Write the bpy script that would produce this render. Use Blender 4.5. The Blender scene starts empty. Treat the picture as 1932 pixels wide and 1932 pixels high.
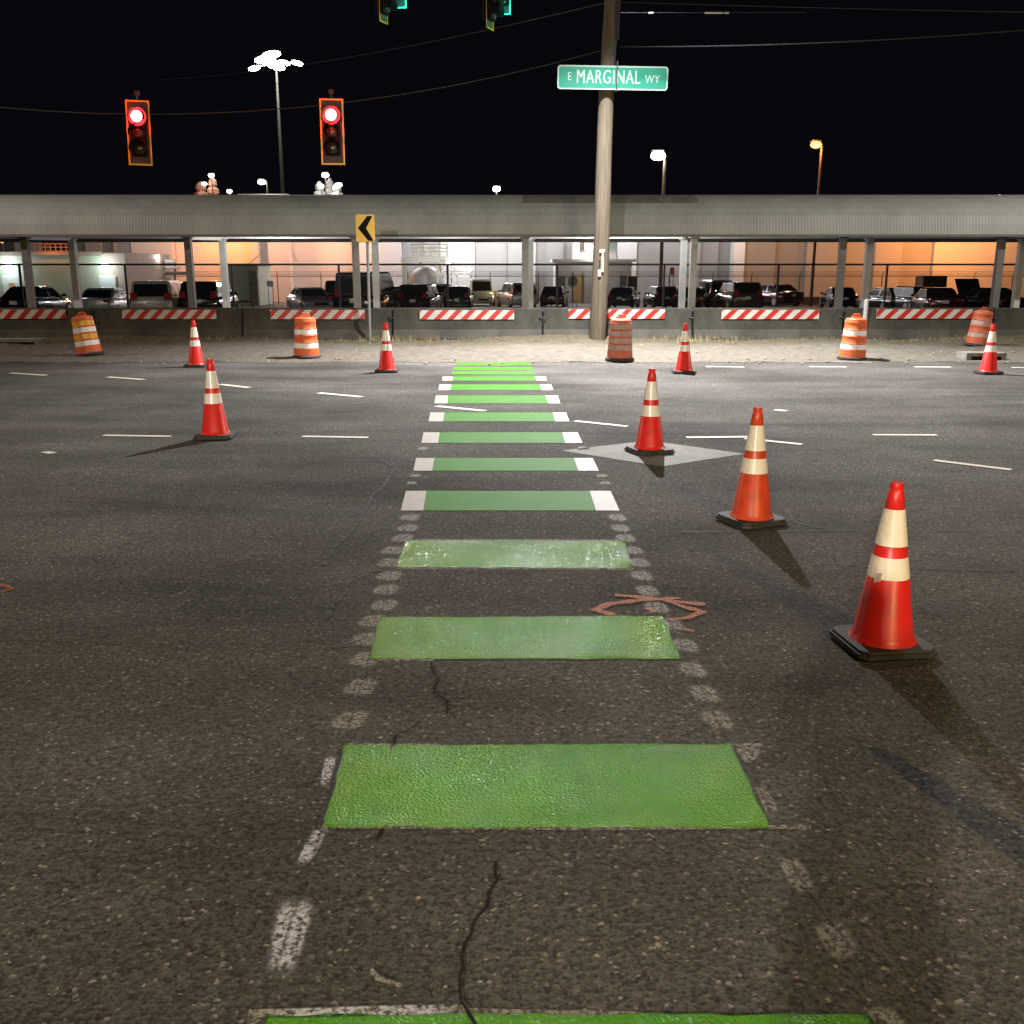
import bpy, bmesh, math, random
from mathutils import Vector, Matrix
random.seed(7)
R = math.radians
scene = bpy.context.scene
# ---------------------------------------------------------------- camera, world, exposure
CH, TH, FP = 1.85, R(13.94), 1866.0
cd = bpy.data.cameras.new('camera'); cam = bpy.data.objects.new('camera', cd)
scene.collection.objects.link(cam); scene.camera = cam
cam.location = (0, 0, CH); cam.rotation_euler = (R(90) - TH, 0, 0)
cd.sensor_width = 36; cd.lens = 36 * FP / 1932; cd.clip_start = 0.05; cd.clip_end = 2000
world = bpy.data.worlds.new('World'); scene.world = world; world.use_nodes = True
bg = world.node_tree.nodes['Background']
bg.inputs['Color'].default_value = (0.0022, 0.0019, 0.0030, 1); bg.inputs['Strength'].default_value = 1.0
scene.view_settings.view_transform = 'Standard'; scene.view_settings.look = 'None'
scene.view_settings.exposure = 0; scene.view_settings.gamma = 1
scene.cycles.max_bounces = 6; scene.cycles.transparent_max_bounces = 12
scene.cycles.sample_clamp_indirect = 4

COL = scene.collection
def light(name, kind, loc, power, color, size=0.15, target=None, spot=140, blend=0.6):
    l = bpy.data.lights.new(name, kind); l.energy = power; l.color = color
    if kind in ('POINT', 'SPOT'): l.shadow_soft_size = size
    if kind == 'SPOT': l.spot_size = R(spot); l.spot_blend = blend
    o = bpy.data.objects.new(name, l); COL.objects.link(o); o.location = loc
    if target is not None:
        o.rotation_euler = (Vector(target) - Vector(loc)).to_track_quat('-Z', 'Y').to_euler()
    return o
COOL = (0.93, 0.95, 1.0); WARM = (1.0, 0.74, 0.30); SODIUM = (1.0, 0.33, 0.09); NEUT = (1.0, 0.87, 0.74)
# street lamp on the wooden pole (above the frame), lamps behind the camera, lamp further along the road
light('street_light', 'SPOT', (2.0, 21.7, 9.25), 24500, (0.96, 0.95, 1.0), 0.12, (2.6, 19.6, 0), 124, 0.95)
light('street_light_near', 'POINT', (5.9, -8.8, 8.0), 4600, WARM, 0.12)
light('street_light_behind', 'SPOT', (-4.9, -14.0, 5.6), 13500, (1.0, .91, .80), 0.22, (-1.2, 6, 0), 44, 0.7)
light('street_light_far', 'SPOT', (19.5, 20.5, 9.4), 4300, (1.0, 0.93, 0.82), 0.15, (17, 21, 0), 168, 0.4)

light('fill_light_left', 'SPOT', (-19.0, 20.5, 9.4), 2600, NEUT, 0.15, (-17, 24, 0), 168, 0.4)  # added unseen light off the left edge, brightens the parked cars

# ---------------------------------------------------------------- projection of the surveyed points
def ray(px, py):
    u = (px - 966) / FP; v = -(py - 966) / FP
    return Vector((u, math.cos(TH) + v * math.sin(TH), -math.sin(TH) + v * math.cos(TH)))
def G(px, py, z=0.0):
    d = ray(px, py); t = (z - CH) / d.z
    return Vector((d.x * t, d.y * t, z))
def P(px, py, Y):
    d = ray(px, py); t = Y / d.y
    return Vector((d.x * t, Y, CH + d.z * t))
def lot(Y):
    pts = [(-60, 0), (27, 0), (33, -0.1), (45, -0.48), (72, -0.98), (100, -1.45), (600, -1.6)]
    for (a, za), (b, zb) in zip(pts, pts[1:]):
        if Y <= b: return za + (zb - za) * (Y - a) / (b - a)
    return -1.6

# ---------------------------------------------------------------- materials
MATS = {}
def mat(name, color, rough=0.6, metal=0.0, emit=None, estr=0, coat=0, spec=0.5):
    if name in MATS: return MATS[name]
    m = bpy.data.materials.new(name); m.use_nodes = True
    b = m.node_tree.nodes['Principled BSDF']
    b.inputs['Base Color'].default_value = (*color, 1); b.inputs['Roughness'].default_value = rough
    b.inputs['Metallic'].default_value = metal; b.inputs['Specular IOR Level'].default_value = spec
    b.inputs['Coat Weight'].default_value = coat
    if emit: b.inputs['Emission Color'].default_value = (*emit, 1); b.inputs['Emission Strength'].default_value = estr
    MATS[name] = m; return m
def N(m, t, **kw):
    n = m.node_tree.nodes.new(t)
    for k, v in kw.items():
        if k in n.inputs: n.inputs[k].default_value = v
        else: setattr(n, k, v)
    return n
def L(m, a, b): m.node_tree.links.new(a, b)
def bsdf(m): return m.node_tree.nodes['Principled BSDF']
def ramp(m, fac, stops):
    r = N(m, 'ShaderNodeValToRGB'); e = r.color_ramp.elements
    while len(e) < len(stops): e.new(0.5)
    for i, (p, c) in enumerate(stops):
        e[i].position = p; e[i].color = (*c, 1) if len(c) == 3 else c
    L(m, fac, r.inputs['Fac']); return r
def dirty(name, color, color2, scale=4, rough=0.6, bump=0.0, bscale=60, lo=0.35, hi=0.7, stretch=(1, 1, 1), metal=0, detail=6, coat=0, spec=0.5):
    """two-tone procedural surface with patchy wear and a fine bump"""
    if name in MATS: return MATS[name]
    m = mat(name, color, rough, metal, coat=coat, spec=spec)
    tc = N(m, 'ShaderNodeTexCoord'); mp = N(m, 'ShaderNodeMapping'); mp.inputs['Scale'].default_value = stretch
    L(m, tc.outputs['Object'], mp.inputs['Vector'])
    n = N(m, 'ShaderNodeTexNoise', Scale=scale, Detail=detail, Roughness=0.65); L(m, mp.outputs[0], n.inputs['Vector'])
    r = ramp(m, n.outputs['Fac'], [(lo, color), (hi, color2)]); L(m, r.outputs[0], bsdf(m).inputs['Base Color'])
    if bump:
        n2 = N(m, 'ShaderNodeTexNoise', Scale=bscale, Detail=4); L(m, mp.outputs[0], n2.inputs['Vector'])
        b = N(m, 'ShaderNodeBump', Strength=bump, Distance=0.01); L(m, n2.outputs['Fac'], b.inputs['Height'])
        L(m, b.outputs[0], bsdf(m).inputs['Normal'])
    return m
def asphalt():
    m = mat('asphalt', (0.06, 0.055, 0.05), 0.95, spec=0.12)
    tc = N(m, 'ShaderNodeTexCoord'); o = tc.outputs['Object']
    big = N(m, 'ShaderNodeTexNoise', Scale=0.35, Detail=5, Roughness=0.6); L(m, o, big.inputs['Vector'])
    mp = N(m, 'ShaderNodeMapping'); mp.inputs['Scale'].default_value = (0.25, 1.3, 1); L(m, o, mp.inputs['Vector'])
    wear = N(m, 'ShaderNodeTexNoise', Scale=0.8, Detail=6, Roughness=0.6); L(m, mp.outputs[0], wear.inputs['Vector'])
    mid = N(m, 'ShaderNodeTexNoise', Scale=38, Detail=5, Roughness=0.75); L(m, o, mid.inputs['Vector'])
    v = N(m, 'ShaderNodeTexVoronoi', Scale=85); L(m, o, v.inputs['Vector'])
    c1 = ramp(m, mid.outputs['Fac'], [(0.34, (0.060, 0.057, 0.050)), (0.54, (0.118, 0.111, 0.100)), (0.74, (0.180, 0.170, 0.154))])
    sep = N(m, 'ShaderNodeSeparateColor'); L(m, v.outputs['Color'], sep.inputs[0])
    c2 = ramp(m, sep.outputs[0], [(0.0, (0.45, 0.45, 0.45)), (0.55, (0.95, 0.95, 0.95)), (0.965, (1.08, 1.08, 1.08)), (0.99, (2.7, 2.55, 2.4))])
    c3 = ramp(m, big.outputs['Fac'], [(0.34, (0.62, 0.60, 0.55)), (0.46, (0.85, 0.84, 0.80)), (0.54, (1.02, 1.0, 0.98)), (0.68, (1.35, 1.34, 1.34))])
    c4 = ramp(m, wear.outputs['Fac'], [(0.32, (0.62, 0.62, 0.62)), (0.45, (0.95, 0.95, 0.95)), (0.7, (1.25, 1.25, 1.25))])
    cur = c1.outputs[0]
    for c in (c2, c3, c4):
        mx = N(m, 'ShaderNodeMix', data_type='RGBA', blend_type='MULTIPLY'); mx.inputs['Factor'].default_value = 1
        L(m, cur, mx.inputs['A']); L(m, c.outputs[0], mx.inputs['B']); cur = mx.outputs['Result']
    L(m, cur, bsdf(m).inputs['Base Color'])
    b = N(m, 'ShaderNodeBump', Strength=0.6, Distance=0.004); L(m, v.outputs['Distance'], b.inputs['Height'])
    b2 = N(m, 'ShaderNodeBump', Strength=0.6, Distance=0.004); L(m, mid.outputs['Fac'], b2.inputs['Height'])
    L(m, b.outputs[0], b2.inputs['Normal']); L(m, b2.outputs[0], bsdf(m).inputs['Normal'])
    return m
def green_paint(name, a, b, rough=0.24, bs=0.4, spec=0.4):
    m = mat(name, a, rough, spec=spec)
    tc = N(m, 'ShaderNodeTexCoord'); o = tc.outputs['Object']
    n = N(m, 'ShaderNodeTexNoise', Scale=3.0, Detail=5, Roughness=0.6); L(m, o, n.inputs['Vector'])
    r = ramp(m, n.outputs['Fac'], [(0.3, a), (0.75, b)]); L(m, r.outputs[0], bsdf(m).inputs['Base Color'])
    n2 = N(m, 'ShaderNodeTexNoise', Scale=120, Detail=2, Roughness=0.6); L(m, o, n2.inputs['Vector'])
    v = N(m, 'ShaderNodeTexVoronoi', Scale=95, feature='SMOOTH_F1'); L(m, o, v.inputs['Vector'])
    b1 = N(m, 'ShaderNodeBump', Strength=bs, Distance=0.006); L(m, n2.outputs['Fac'], b1.inputs['Height'])
    b2 = N(m, 'ShaderNodeBump', Strength=bs, Distance=0.006); L(m, v.outputs['Distance'], b2.inputs['Height'])
    L(m, b1.outputs[0], b2.inputs['Normal']); L(m, b2.outputs[0], bsdf(m).inputs['Normal'])
    return m
def worn(name, color, strength=0.8, edge=True, scale=60):
    """old paint: patchy coverage, worn away towards the edges of the patch"""
    m = mat(name, color, 0.7); tr = N(m, 'ShaderNodeBsdfTransparent'); mx = N(m, 'ShaderNodeMixShader')
    tc = N(m, 'ShaderNodeTexCoord')
    n = N(m, 'ShaderNodeTexNoise', Scale=scale, Detail=4, Roughness=0.7); L(m, tc.outputs['Object'], n.inputs['Vector'])
    r = ramp(m, n.outputs['Fac'], [(0.40, (0.05, 0.05, 0.05)), (0.56, (1, 1, 1))])
    fac = r.outputs[0]
    if edge:
        at = N(m, 'ShaderNodeVertexColor'); at.layer_name = 'cover'
        mu = N(m, 'ShaderNodeMath', operation='MULTIPLY'); L(m, fac, mu.inputs[0]); L(m, at.outputs[0], mu.inputs[1]); fac = mu.outputs[0]
    m2 = N(m, 'ShaderNodeMath', operation='MULTIPLY'); L(m, fac, m2.inputs[0]); m2.inputs[1].default_value = strength
    L(m, m2.outputs[0], mx.inputs[0]); L(m, tr.outputs[0], mx.inputs[1]); L(m, bsdf(m).outputs[0], mx.inputs[2])
    out = [x for x in m.node_tree.nodes if x.type == 'OUTPUT_MATERIAL'][0]; L(m, mx.outputs[0], out.inputs['Surface'])
    return m
ASPH = asphalt()
GREEN = green_paint('green_paint', (0.062, 0.28, 0.003), (0.11, 0.33, 0.006), 0.085, 0.9, 0.27)
GREENF = green_paint('green_paint_matt', (0.045, 0.20, 0.010), (0.075, 0.23, 0.018), 0.65, 0.2, 0.12)
WHITEP = dirty('white_road_paint', (0.42, 0.36, 0.285), (0.34, 0.29, 0.225), 8, 0.55, 0.3, 90)
DASHP = dirty('lane_paint', (0.78, 0.74, 0.60), (0.60, 0.56, 0.42), 12, 0.6, 0.3, 90)
GHOST = worn('ghost_paint', (0.34, 0.31, 0.25), 0.72)
GHOSTW = worn('worn_white_paint', (0.58, 0.56, 0.58), 0.92)
BEAD = worn('paint_overspray', (0.40, 0.36, 0.28), 0.7, False)
SPRAY = worn('orange_spray_paint', (0.52, 0.12, 0.018), 0.95, False, 110)
CRACKW = worn('crack_wide', (0.020, 0.017, 0.014), 0.9, False, 25)
CRACK = mat('crack_dark', (0.022, 0.019, 0.016), 1.0, spec=0.1)
SEAM = worn('saw_cut', (0.022, 0.019, 0.016), 0.6, False, 40)
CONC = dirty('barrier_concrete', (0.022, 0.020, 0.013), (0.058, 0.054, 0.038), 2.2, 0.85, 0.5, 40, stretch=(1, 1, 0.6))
CONC2 = dirty('pale_concrete', (0.25, 0.24, 0.20), (0.16, 0.152, 0.13), 5, 0.8, 0.4, 60)
GRAVEL = dirty('gravel', (0.20, 0.17, 0.12), (0.40, 0.355, 0.275), 7, 0.95, 1.0, 60, 0.3, 0.7, detail=12)
def shoulder_mat():
    m = dirty('shoulder', (0.070, 0.058, 0.042), (0.165, 0.145, 0.108), 7, 0.95, 1.0, 60, 0.3, 0.68, detail=12)
    nt = m.node_tree; src = bsdf(m).inputs['Base Color'].links[0].from_socket
    tc = N(m, 'ShaderNodeTexCoord'); sp = N(m, 'ShaderNodeSeparateXYZ'); L(m, tc.outputs['Object'], sp.inputs[0])
    n = N(m, 'ShaderNodeTexNoise', Scale=0.9, Detail=6, Roughness=0.6); L(m, tc.outputs['Object'], n.inputs['Vector'])
    mul = N(m, 'ShaderNodeMath', operation='MULTIPLY_ADD'); L(m, n.outputs['Fac'], mul.inputs[0]); mul.inputs[1].default_value = 5.0; L(m, sp.outputs['Y'], mul.inputs[2])
    mr = N(m, 'ShaderNodeMapRange'); mr.inputs['From Min'].default_value = 25.2; mr.inputs['From Max'].default_value = 27.2; L(m, mul.outputs[0], mr.inputs['Value'])
    n3 = N(m, 'ShaderNodeTexNoise', Scale=9, Detail=6, Roughness=0.7); L(m, tc.outputs['Object'], n3.inputs['Vector'])
    soil = ramp(m, n3.outputs['Fac'], [(0.35, (0.035, 0.03, 0.016)), (0.65, (0.12, 0.10, 0.055))])
    mx = N(m, 'ShaderNodeMix', data_type='RGBA'); L(m, mr.outputs[0], mx.inputs['Factor']); L(m, src, mx.inputs['A']); L(m, soil.outputs[0], mx.inputs['B'])
    L(m, mx.outputs['Result'], bsdf(m).inputs['Base Color']); return m
LOTM = dirty('lot_asphalt', (0.10, 0.09, 0.075), (0.16, 0.145, 0.12), 0.6, 0.8, 0.3, 8)
EARTH = dirty('earth', (0.09, 0.08, 0.06), (0.14, 0.12, 0.09), 0.2, 0.95)
CONE = dirty('cone_plastic', (0.74, 0.020, 0.014), (0.50, 0.030, 0.018), 9, 0.38, 0.08, 20, 0.5, 0.78)
CONEO = dirty('cone_plastic_orange', (0.72, 0.065, 0.012), (0.44, 0.05, 0.018), 9, 0.38, 0.08, 20)
BAND = dirty('reflective_band', (0.88, 0.83, 0.75), (0.72, 0.56, 0.40), 9, 0.22, 0.15, 30, 0.45, 0.8, (1, 1, 0.4))
BANDT = dirty('reflective_band_scuffed', (0.88, 0.78, 0.60), (0.40, 0.20, 0.09), 9, 0.25, 0.15, 30, 0.52, 0.82, (1, 1, 0.35))
RUBBER = dirty('rubber', (0.020, 0.018, 0.016), (0.05, 0.043, 0.036), 7, 0.7, 0.3, 30)
BARL = dirty('barrel_orange', (0.72, 0.14, 0.03), (0.55, 0.10, 0.03), 5, 0.5, 0.1, 20)
BARLD = dirty('barrel_faded', (0.58, 0.13, 0.06), (0.34, 0.09, 0.05), 6, 0.65, 0.2, 20)
BARLB = dirty('barrel_brown', (0.46, 0.09, 0.025), (0.30, 0.06, 0.02), 6, 0.65, 0.2, 20)
BWHITE = mat('barrel_white_band', (0.82, 0.80, 0.78), 0.35)
BYEL = mat('barrel_amber_band', (0.80, 0.36, 0.02), 0.35)
BDULL = dirty('barrel_dull_band', (0.42, 0.30, 0.26), (0.28, 0.17, 0.13), 8, 0.6)
WOOD = dirty('pole_wood', (0.070, 0.055, 0.034), (0.150, 0.122, 0.080), 9, 0.85, 0.8, 20, stretch=(3, 3, 0.12))
WHITEB = dirty('board_white', (0.58, 0.55, 0.48), (0.44, 0.41, 0.35), 4, 0.4)
REDB = dirty('board_red', (0.48, 0.018, 0.016), (0.36, 0.02, 0.016), 4, 0.4)
ROOF = dirty('galvanised_roof', (0.41, 0.43, 0.42), (0.31, 0.325, 0.32), 0.9, 0.55, 0, stretch=(1, 1, 0.4))
ROOFD = dirty('roof_dark', (0.15, 0.15, 0.14), (0.26, 0.27, 0.26), 2.5, 0.8)
GREYM = dirty('column_grey', (0.17, 0.165, 0.16), (0.12, 0.115, 0.11), 3, 0.6)
PALEM = dirty('column_pale', (0.58, 0.59, 0.58), (0.48, 0.48, 0.46), 3, 0.55)
WHITEM = dirty('white_metal', (0.76, 0.75, 0.72), (0.66, 0.64, 0.60), 3, 0.5)
DARKM = mat('dark_metal', (0.020, 0.018, 0.022), 0.6)
STEEL = mat('galvanised_steel', (0.30, 0.30, 0.29), 0.5, 0.3)
BLACK = mat('black_plastic', (0.008, 0.008, 0.008), 0.8, spec=.15)
YBORD = mat('yellow_reflective_border', (0.95, 0.55, 0.03), 0.4)
SIGNG = dirty('sign_green', (0.004, 0.20, 0.13), (0.004, 0.165, 0.105), 3, 0.4)
SIGNW = mat('sign_white', (0.28, 0.38, 0.32), 0.5)
SIGNY = dirty('sign_yellow', (0.85, 0.52, 0.004), (0.75, 0.40, 0.004), 4, 0.35)
GLASS = mat('car_glass', (0.010, 0.012, 0.013), 0.06, coat=0.5)
def emit(name, c, s): return mat(name, (0.02, 0.02, 0.02), 0.5, emit=c, estr=s)
LEDW = emit('lamp_white', (1.0, 0.97, 0.93), 22)
LEDO = emit('lamp_orange', (1.0, 0.48, 0.16), 3)
REDL = emit('signal_red', (1.0, 0.02, 0.03), 4)
REDC = emit('signal_red_core', (1.0, 0.55, 0.45), 14)

# ---------------------------------------------------------------- mesh helpers
def obj(name, bm, m, parent=None, smooth=False, loc=None, bevel=0, kind=None):
    me = bpy.data.meshes.new(name)
    bmesh.ops.recalc_face_normals(bm, faces=bm.faces[:])
    bm.to_mesh(me); bm.free()
    for x in (m if isinstance(m, (list, tuple)) else [m]): me.materials.append(x)
    if smooth:
        for p in me.polygons: p.use_smooth = True
    o = bpy.data.objects.new(name, me); COL.objects.link(o)
    if parent: o.parent = parent
    if loc is not None: o.location = loc
    if bevel:
        b = o.modifiers.new('bevel', 'BEVEL'); b.width = bevel; b.segments = 2; b.limit_method = 'ANGLE'
    if kind: o['kind'] = kind
    return o
def tag(o, label, cat, group=None):
    o['label'] = label; o['category'] = cat
    if group: o['group'] = group
    return o
def thing(name, label, cat, loc=(0, 0, 0), rz=0, group=None):
    o = bpy.data.objects.new(name, None); COL.objects.link(o); o.location = loc; o.rotation_euler = (0, 0, rz)
    return tag(o, label, cat, group)
def dup(root, loc=None, rot=None, label=None, scale=None):
    r = root.copy(); COL.objects.link(r)
    if loc is not None: r.location = loc
    if rot is not None: r.rotation_euler = rot
    if scale is not None: r.scale = scale
    if label: r['label'] = label
    for ch in list(root.children):
        c = ch.copy(); COL.objects.link(c); c.parent = r
        for g in list(ch.children):
            d = g.copy(); COL.objects.link(d); d.parent = c
    return r
def BM(): return bmesh.new()
def box(bm, x0, x1, y0, y1, z0, z1, mi=0, mtx=None):
    vs = [bm.verts.new(((x0, x1)[i & 1], (y0, y1)[(i >> 1) & 1], (z0, z1)[i >> 2])) for i in range(8)]
    for f in ((0, 1, 3, 2), (4, 6, 7, 5), (0, 4, 5, 1), (2, 3, 7, 6), (0, 2, 6, 4), (1, 5, 7, 3)):
        bm.faces.new([vs[i] for i in f]).material_index = mi
    if mtx is not None: bmesh.ops.transform(bm, matrix=mtx, verts=vs)
    return bm
def lathe(bm, prof, seg=32, mi=None, cx=0, cy=0, cap=True):
    rings = []
    for (r, z) in prof:
        rings.append([bm.verts.new((cx + r * math.cos(2 * math.pi * k / seg), cy + r * math.sin(2 * math.pi * k / seg), z)) for k in range(seg)])
    for i in range(len(rings) - 1):
        for k in range(seg):
            f = bm.faces.new((rings[i][k], rings[i][(k + 1) % seg], rings[i + 1][(k + 1) % seg], rings[i + 1][k]))
            if mi: f.material_index = mi[i]
    if cap:
        bm.faces.new(rings[0][::-1]); f = bm.faces.new(rings[-1])
        if mi: f.material_index = mi[-1]
    return bm
def tube(bm, pts, r, seg=8, r2=None):
    pts = [Vector(p) for p in pts]; rings = []
    n = len(pts)
    for i, p in enumerate(pts):
        d = (pts[min(i + 1, n - 1)] - pts[max(i - 1, 0)]).normalized()
        a = Vector((0, 0, 1)) if abs(d.z) < 0.9 else Vector((1, 0, 0))
        u = d.cross(a).normalized(); w = d.cross(u)
        rr = r if r2 is None else r + (r2 - r) * i / (n - 1)
        rings.append([bm.verts.new(p + (u * math.cos(2 * math.pi * k / seg) + w * math.sin(2 * math.pi * k / seg)) * rr) for k in range(seg)])
    for i in range(n - 1):
        for k in range(seg):
            bm.faces.new((rings[i][k], rings[i][(k + 1) % seg], rings[i + 1][(k + 1) % seg], rings[i + 1][k]))
    bm.faces.new(rings[0][::-1]); bm.faces.new(rings[-1])
    return bm
def poly(bm, pts, mi=0):
    f = bm.faces.new([bm.verts.new(p) for p in pts]); f.material_index = mi; return f
def prism(bm, pts, h, mi=0):
    """polygon in the XZ plane, given a thickness h along +Y"""
    a = [bm.verts.new((p[0], p[1], p[2])) for p in pts]; b = [bm.verts.new((p[0], p[1] + h, p[2])) for p in pts]
    bm.faces.new(a).material_index = mi; bm.faces.new(b[::-1]).material_index = mi
    for i in range(len(a)):
        j = (i + 1) % len(a); bm.faces.new((a[i], b[i], b[j], a[j])).material_index = mi

# ---------------------------------------------------------------- the setting
def strip_sheet(name, x0, x1, ys, zf, m, dz=0, nx=2):
    bm = BM(); rows = []
    for y in ys: rows.append([bm.verts.new((x0 + (x1 - x0) * i / (nx - 1), y, zf(y) + dz)) for i in range(nx)])
    for a, b in zip(rows, rows[1:]):
        for i in range(nx - 1): bm.faces.new((a[i], a[i + 1], b[i + 1], b[i]))
    return obj(name, bm, m, kind='structure')
strip_sheet('ground', -500, 500, [-80, 27, 33, 45, 72, 100, 900], lot, EARTH, -0.02)
road = strip_sheet('road', -70, 70, [-40, 19.86], lambda y: 0, ASPH)
strip_sheet('parking_lot', -70, 70, [27.2, 33, 45, 72, 99], lot, LOTM, -0.004)
# gravel shoulder, uneven surface with an irregular near edge
bm = BM(); rows = []
nx, ny = 420, 26
for j in range(ny + 1):
    row = []
    for i in range(nx + 1):
        x = -32 + 64 * i / nx; y = 19.78 + 7.3 * j / ny
        if j == 0: y += 0.10 * math.sin(x * 1.7) + 0.06 * math.sin(x * 5.1 + 1) + random.uniform(-0.03, 0.03)
        z = 0.012 + (0.02 * (j / ny) + 0.035 * random.random() * min(1, j / 4) + 0.05 * max(0, math.sin(x * 0.9 + 1)) * math.sin(math.pi * j / ny)) if j else 0.006
        if 16 < j < 25: z += 0.10 * max(0, math.sin(x * 0.55 + 0.8)) * math.sin(math.pi * (j - 16) / 9)
        row.append(bm.verts.new((x, y, z)))
    rows.append(row)
for a, b in zip(rows, rows[1:]):
    for i in range(nx): bm.faces.new((a[i], a[i + 1], b[i + 1], b[i]))
obj('gravel_shoulder', bm, shoulder_mat(), smooth=True, kind='structure')

def quad_mark(name, px, m, z=0.004, parent=road, label=None):
    bm = BM(); poly(bm, [G(x, y, z) for x, y in px]); o = obj(name, bm, m, parent)
    if label: o['label'] = label
    return o
def soft_mark(px, m, z=0.004, grow=1.0):
    """old paint patch with a coverage attribute falling off at its edge"""
    pts = [G(x, y, z) for x, y in px]; c = sum(pts, Vector()) / len(pts); K = 6
    bm = BM(); lay = bm.loops.layers.color.new('cover')
    ring = []
    n = len(pts)
    for i in range(n):
        a, b = pts[i], pts[(i + 1) % n]
        for t in (0, .25, .5, .75):
            p = a.lerp(b, t); q = p
            if t in (0, ): q = c.lerp(p, 0.86)
            if t in (.25, .75): q = c.lerp(p, 0.98)
            ring.append(q)
    def cov(k): return min(1.0, (1 - k) * 3.2)
    prev = [bm.verts.new(c.lerp(p, 1 / K)) for p in ring]; cv = {}
    f = bm.faces.new(prev)
    for l in f.loops: l[lay] = (1, 1, 1, 1)
    for s in range(2, K + 1):
        cur = [bm.verts.new(c.lerp(p, s / K * grow)) for p in ring]
        c0, c1 = cov((s - 1) / K), cov(s / K)
        for i in range(len(ring)):
            j = (i + 1) % len(ring)
            f = bm.faces.new((prev[i], prev[j], cur[j], cur[i]))
            for l, v in zip(f.loops, (c0, c0, c1, c1)): l[lay] = (v, v, v, 1)
        prev = cur
    return obj('faded_marking', bm, m, road)
# green bars: (y top, y bottom, left top, left bottom, right top, right bottom)
far = [(683, 689.0, 861, 859, 999, 1002, 0), (693, 698.0, 857, 855, 1003, 1006, 0), (701, 706.2, 854, 852, 1008, 1011, 0),
       (710.5, 718, 855.5, 854, 1009.5, 1012, (835, 834, 1030, 1032)), (725, 736, 852, 850, 1018, 1021, (829, 827, 1040, 1044)),
       (746, 761, 846, 844.6, 1028, 1034, (822.5, 819.5, 1052.5, 1057.6)), (778, 795, 839, 836.5, 1042, 1047, (812, 808.5, 1068, 1074.5)),
       (815.5, 835.6, 830, 827, 1060, 1066, (799, 795, 1090, 1099)), (864, 888, 820, 816, 1082, 1091, (785, 780, 1118, 1130)),
       (926, 963, 805, 799, 1112, 1124, (766, 756, 1152, 1169))]
def wavy(px, m, name, z):
    """quad marking with slightly hand-laid edges"""
    bm = BM(); pts = []
    n = len(px)
    for i in range(n):
        a, b = G(*px[i], z), G(*px[(i + 1) % n], z); L_ = (b - a).length; k = max(1, int(L_ / 0.07)); nrm = Vector((-(b - a).y, (b - a).x, 0)).normalized()
        for s in range(k):
            p = a.lerp(b, s / k)
            if s: p += nrm * random.uniform(-0.006, 0.006)
            pts.append(p)
    poly(bm, pts); return obj(name, bm, m, road)
for (y0, y1, lt, lb, rt, rb, w) in far:
    quad_mark('green_bar', [(lt, y0), (rt, y0), (rb, y1), (lb, y1)], GREENF, 0.004)
    if w:
        quad_mark('white_block', [(w[0], y0), (lt - 0.4, y0), (lb - 0.4, y1), (w[1], y1)], WHITEP)
        quad_mark('white_block', [(rt + 0.4, y0), (w[2], y0), (w[3], y1), (rb + 0.4, y1)], WHITEP)
for p in ([(765, 1020), (1180, 1021), (1193, 1072), (748, 1070)], [(716, 1164), (1250, 1162), (1284, 1243), (695, 1243)],
          [(648, 1405), (1378, 1403), (1412, 1470), (1452, 1561), (609, 1560), (628, 1498)], [(508, 1916), (960, 1914), (1640, 1915), (1700, 1990), (470, 1990)]):
    wavy(p, GREEN, 'green_bar', 0.006)
# rolled overspray along the bars
for p in ([(470, 1904), (880, 1896), (884, 1914), (506, 1917), (465, 1940)], ):
    quad_mark('overspray', p, GHOSTW if False else BEAD, 0.004)
for p in ([(886, 1902), (1250, 1910), (1250, 1917), (886, 1917)], [(612, 1558), (1000, 1561), (1530, 1556), (1530, 1563), (1100, 1566), (612, 1563)],
          [(690, 1241), (820, 1243), (820, 1247), (690, 1246)], [(660, 1402), (830, 1403), (830, 1407), (650, 1407)], [(1380, 1403), (1440, 1402), (1438, 1407), (1380, 1407)],
          [(748, 1069), (1195, 1071), (1195, 1075), (748, 1073)], [(765, 1017), (1180, 1018), (1180, 1022), (765, 1021)]):
    quad_mark('overspray', p, BEAD, 0.004)
# ghosts of the old edge lines
gl = [(773, 976), (769, 996), (760, 1015), (741, 1038), (736, 1061), (735, 1086), (729, 1112), (726, 1141), (704, 1171), (691, 1205), (691, 1242), (680, 1295), (661, 1358)]
gr = [(1165, 976), (1171, 996), (1181, 1015), (1194, 1038), (1205, 1061), (1211, 1086), (1222, 1114), (1239, 1145), (1265, 1177), (1293, 1217), (1308, 1263), (1330, 1308), (1355, 1358)]
for k, (side, lean) in enumerate(((gl, -1), (gr, 1))):
    for (x, y) in side:
        s = (y - 508) / 850; w = 33 * s + 7; h = 22 * s * s + 1.5
        if k: w *= 0.86
        sh = lean * h * 0.55
        soft_mark([(x - w - sh, y - h * .6), (x - w * .2 - sh, y - h), (x + w * .8 - sh, y - h * .8), (x + w, y), (x + w * .8 + sh, y + h), (x - w * .3 + sh, y + h), (x - w + sh, y + h * .7)], GHOST)
for (x, y) in ((783, 897), (776, 911), (1135, 897), (1141, 911), (1100, 845), (797, 846)):
    soft_mark([(x - 12, y - 3), (x + 12, y - 3), (x + 14, y + 3), (x - 12, y + 4)], GHOST)
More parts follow.
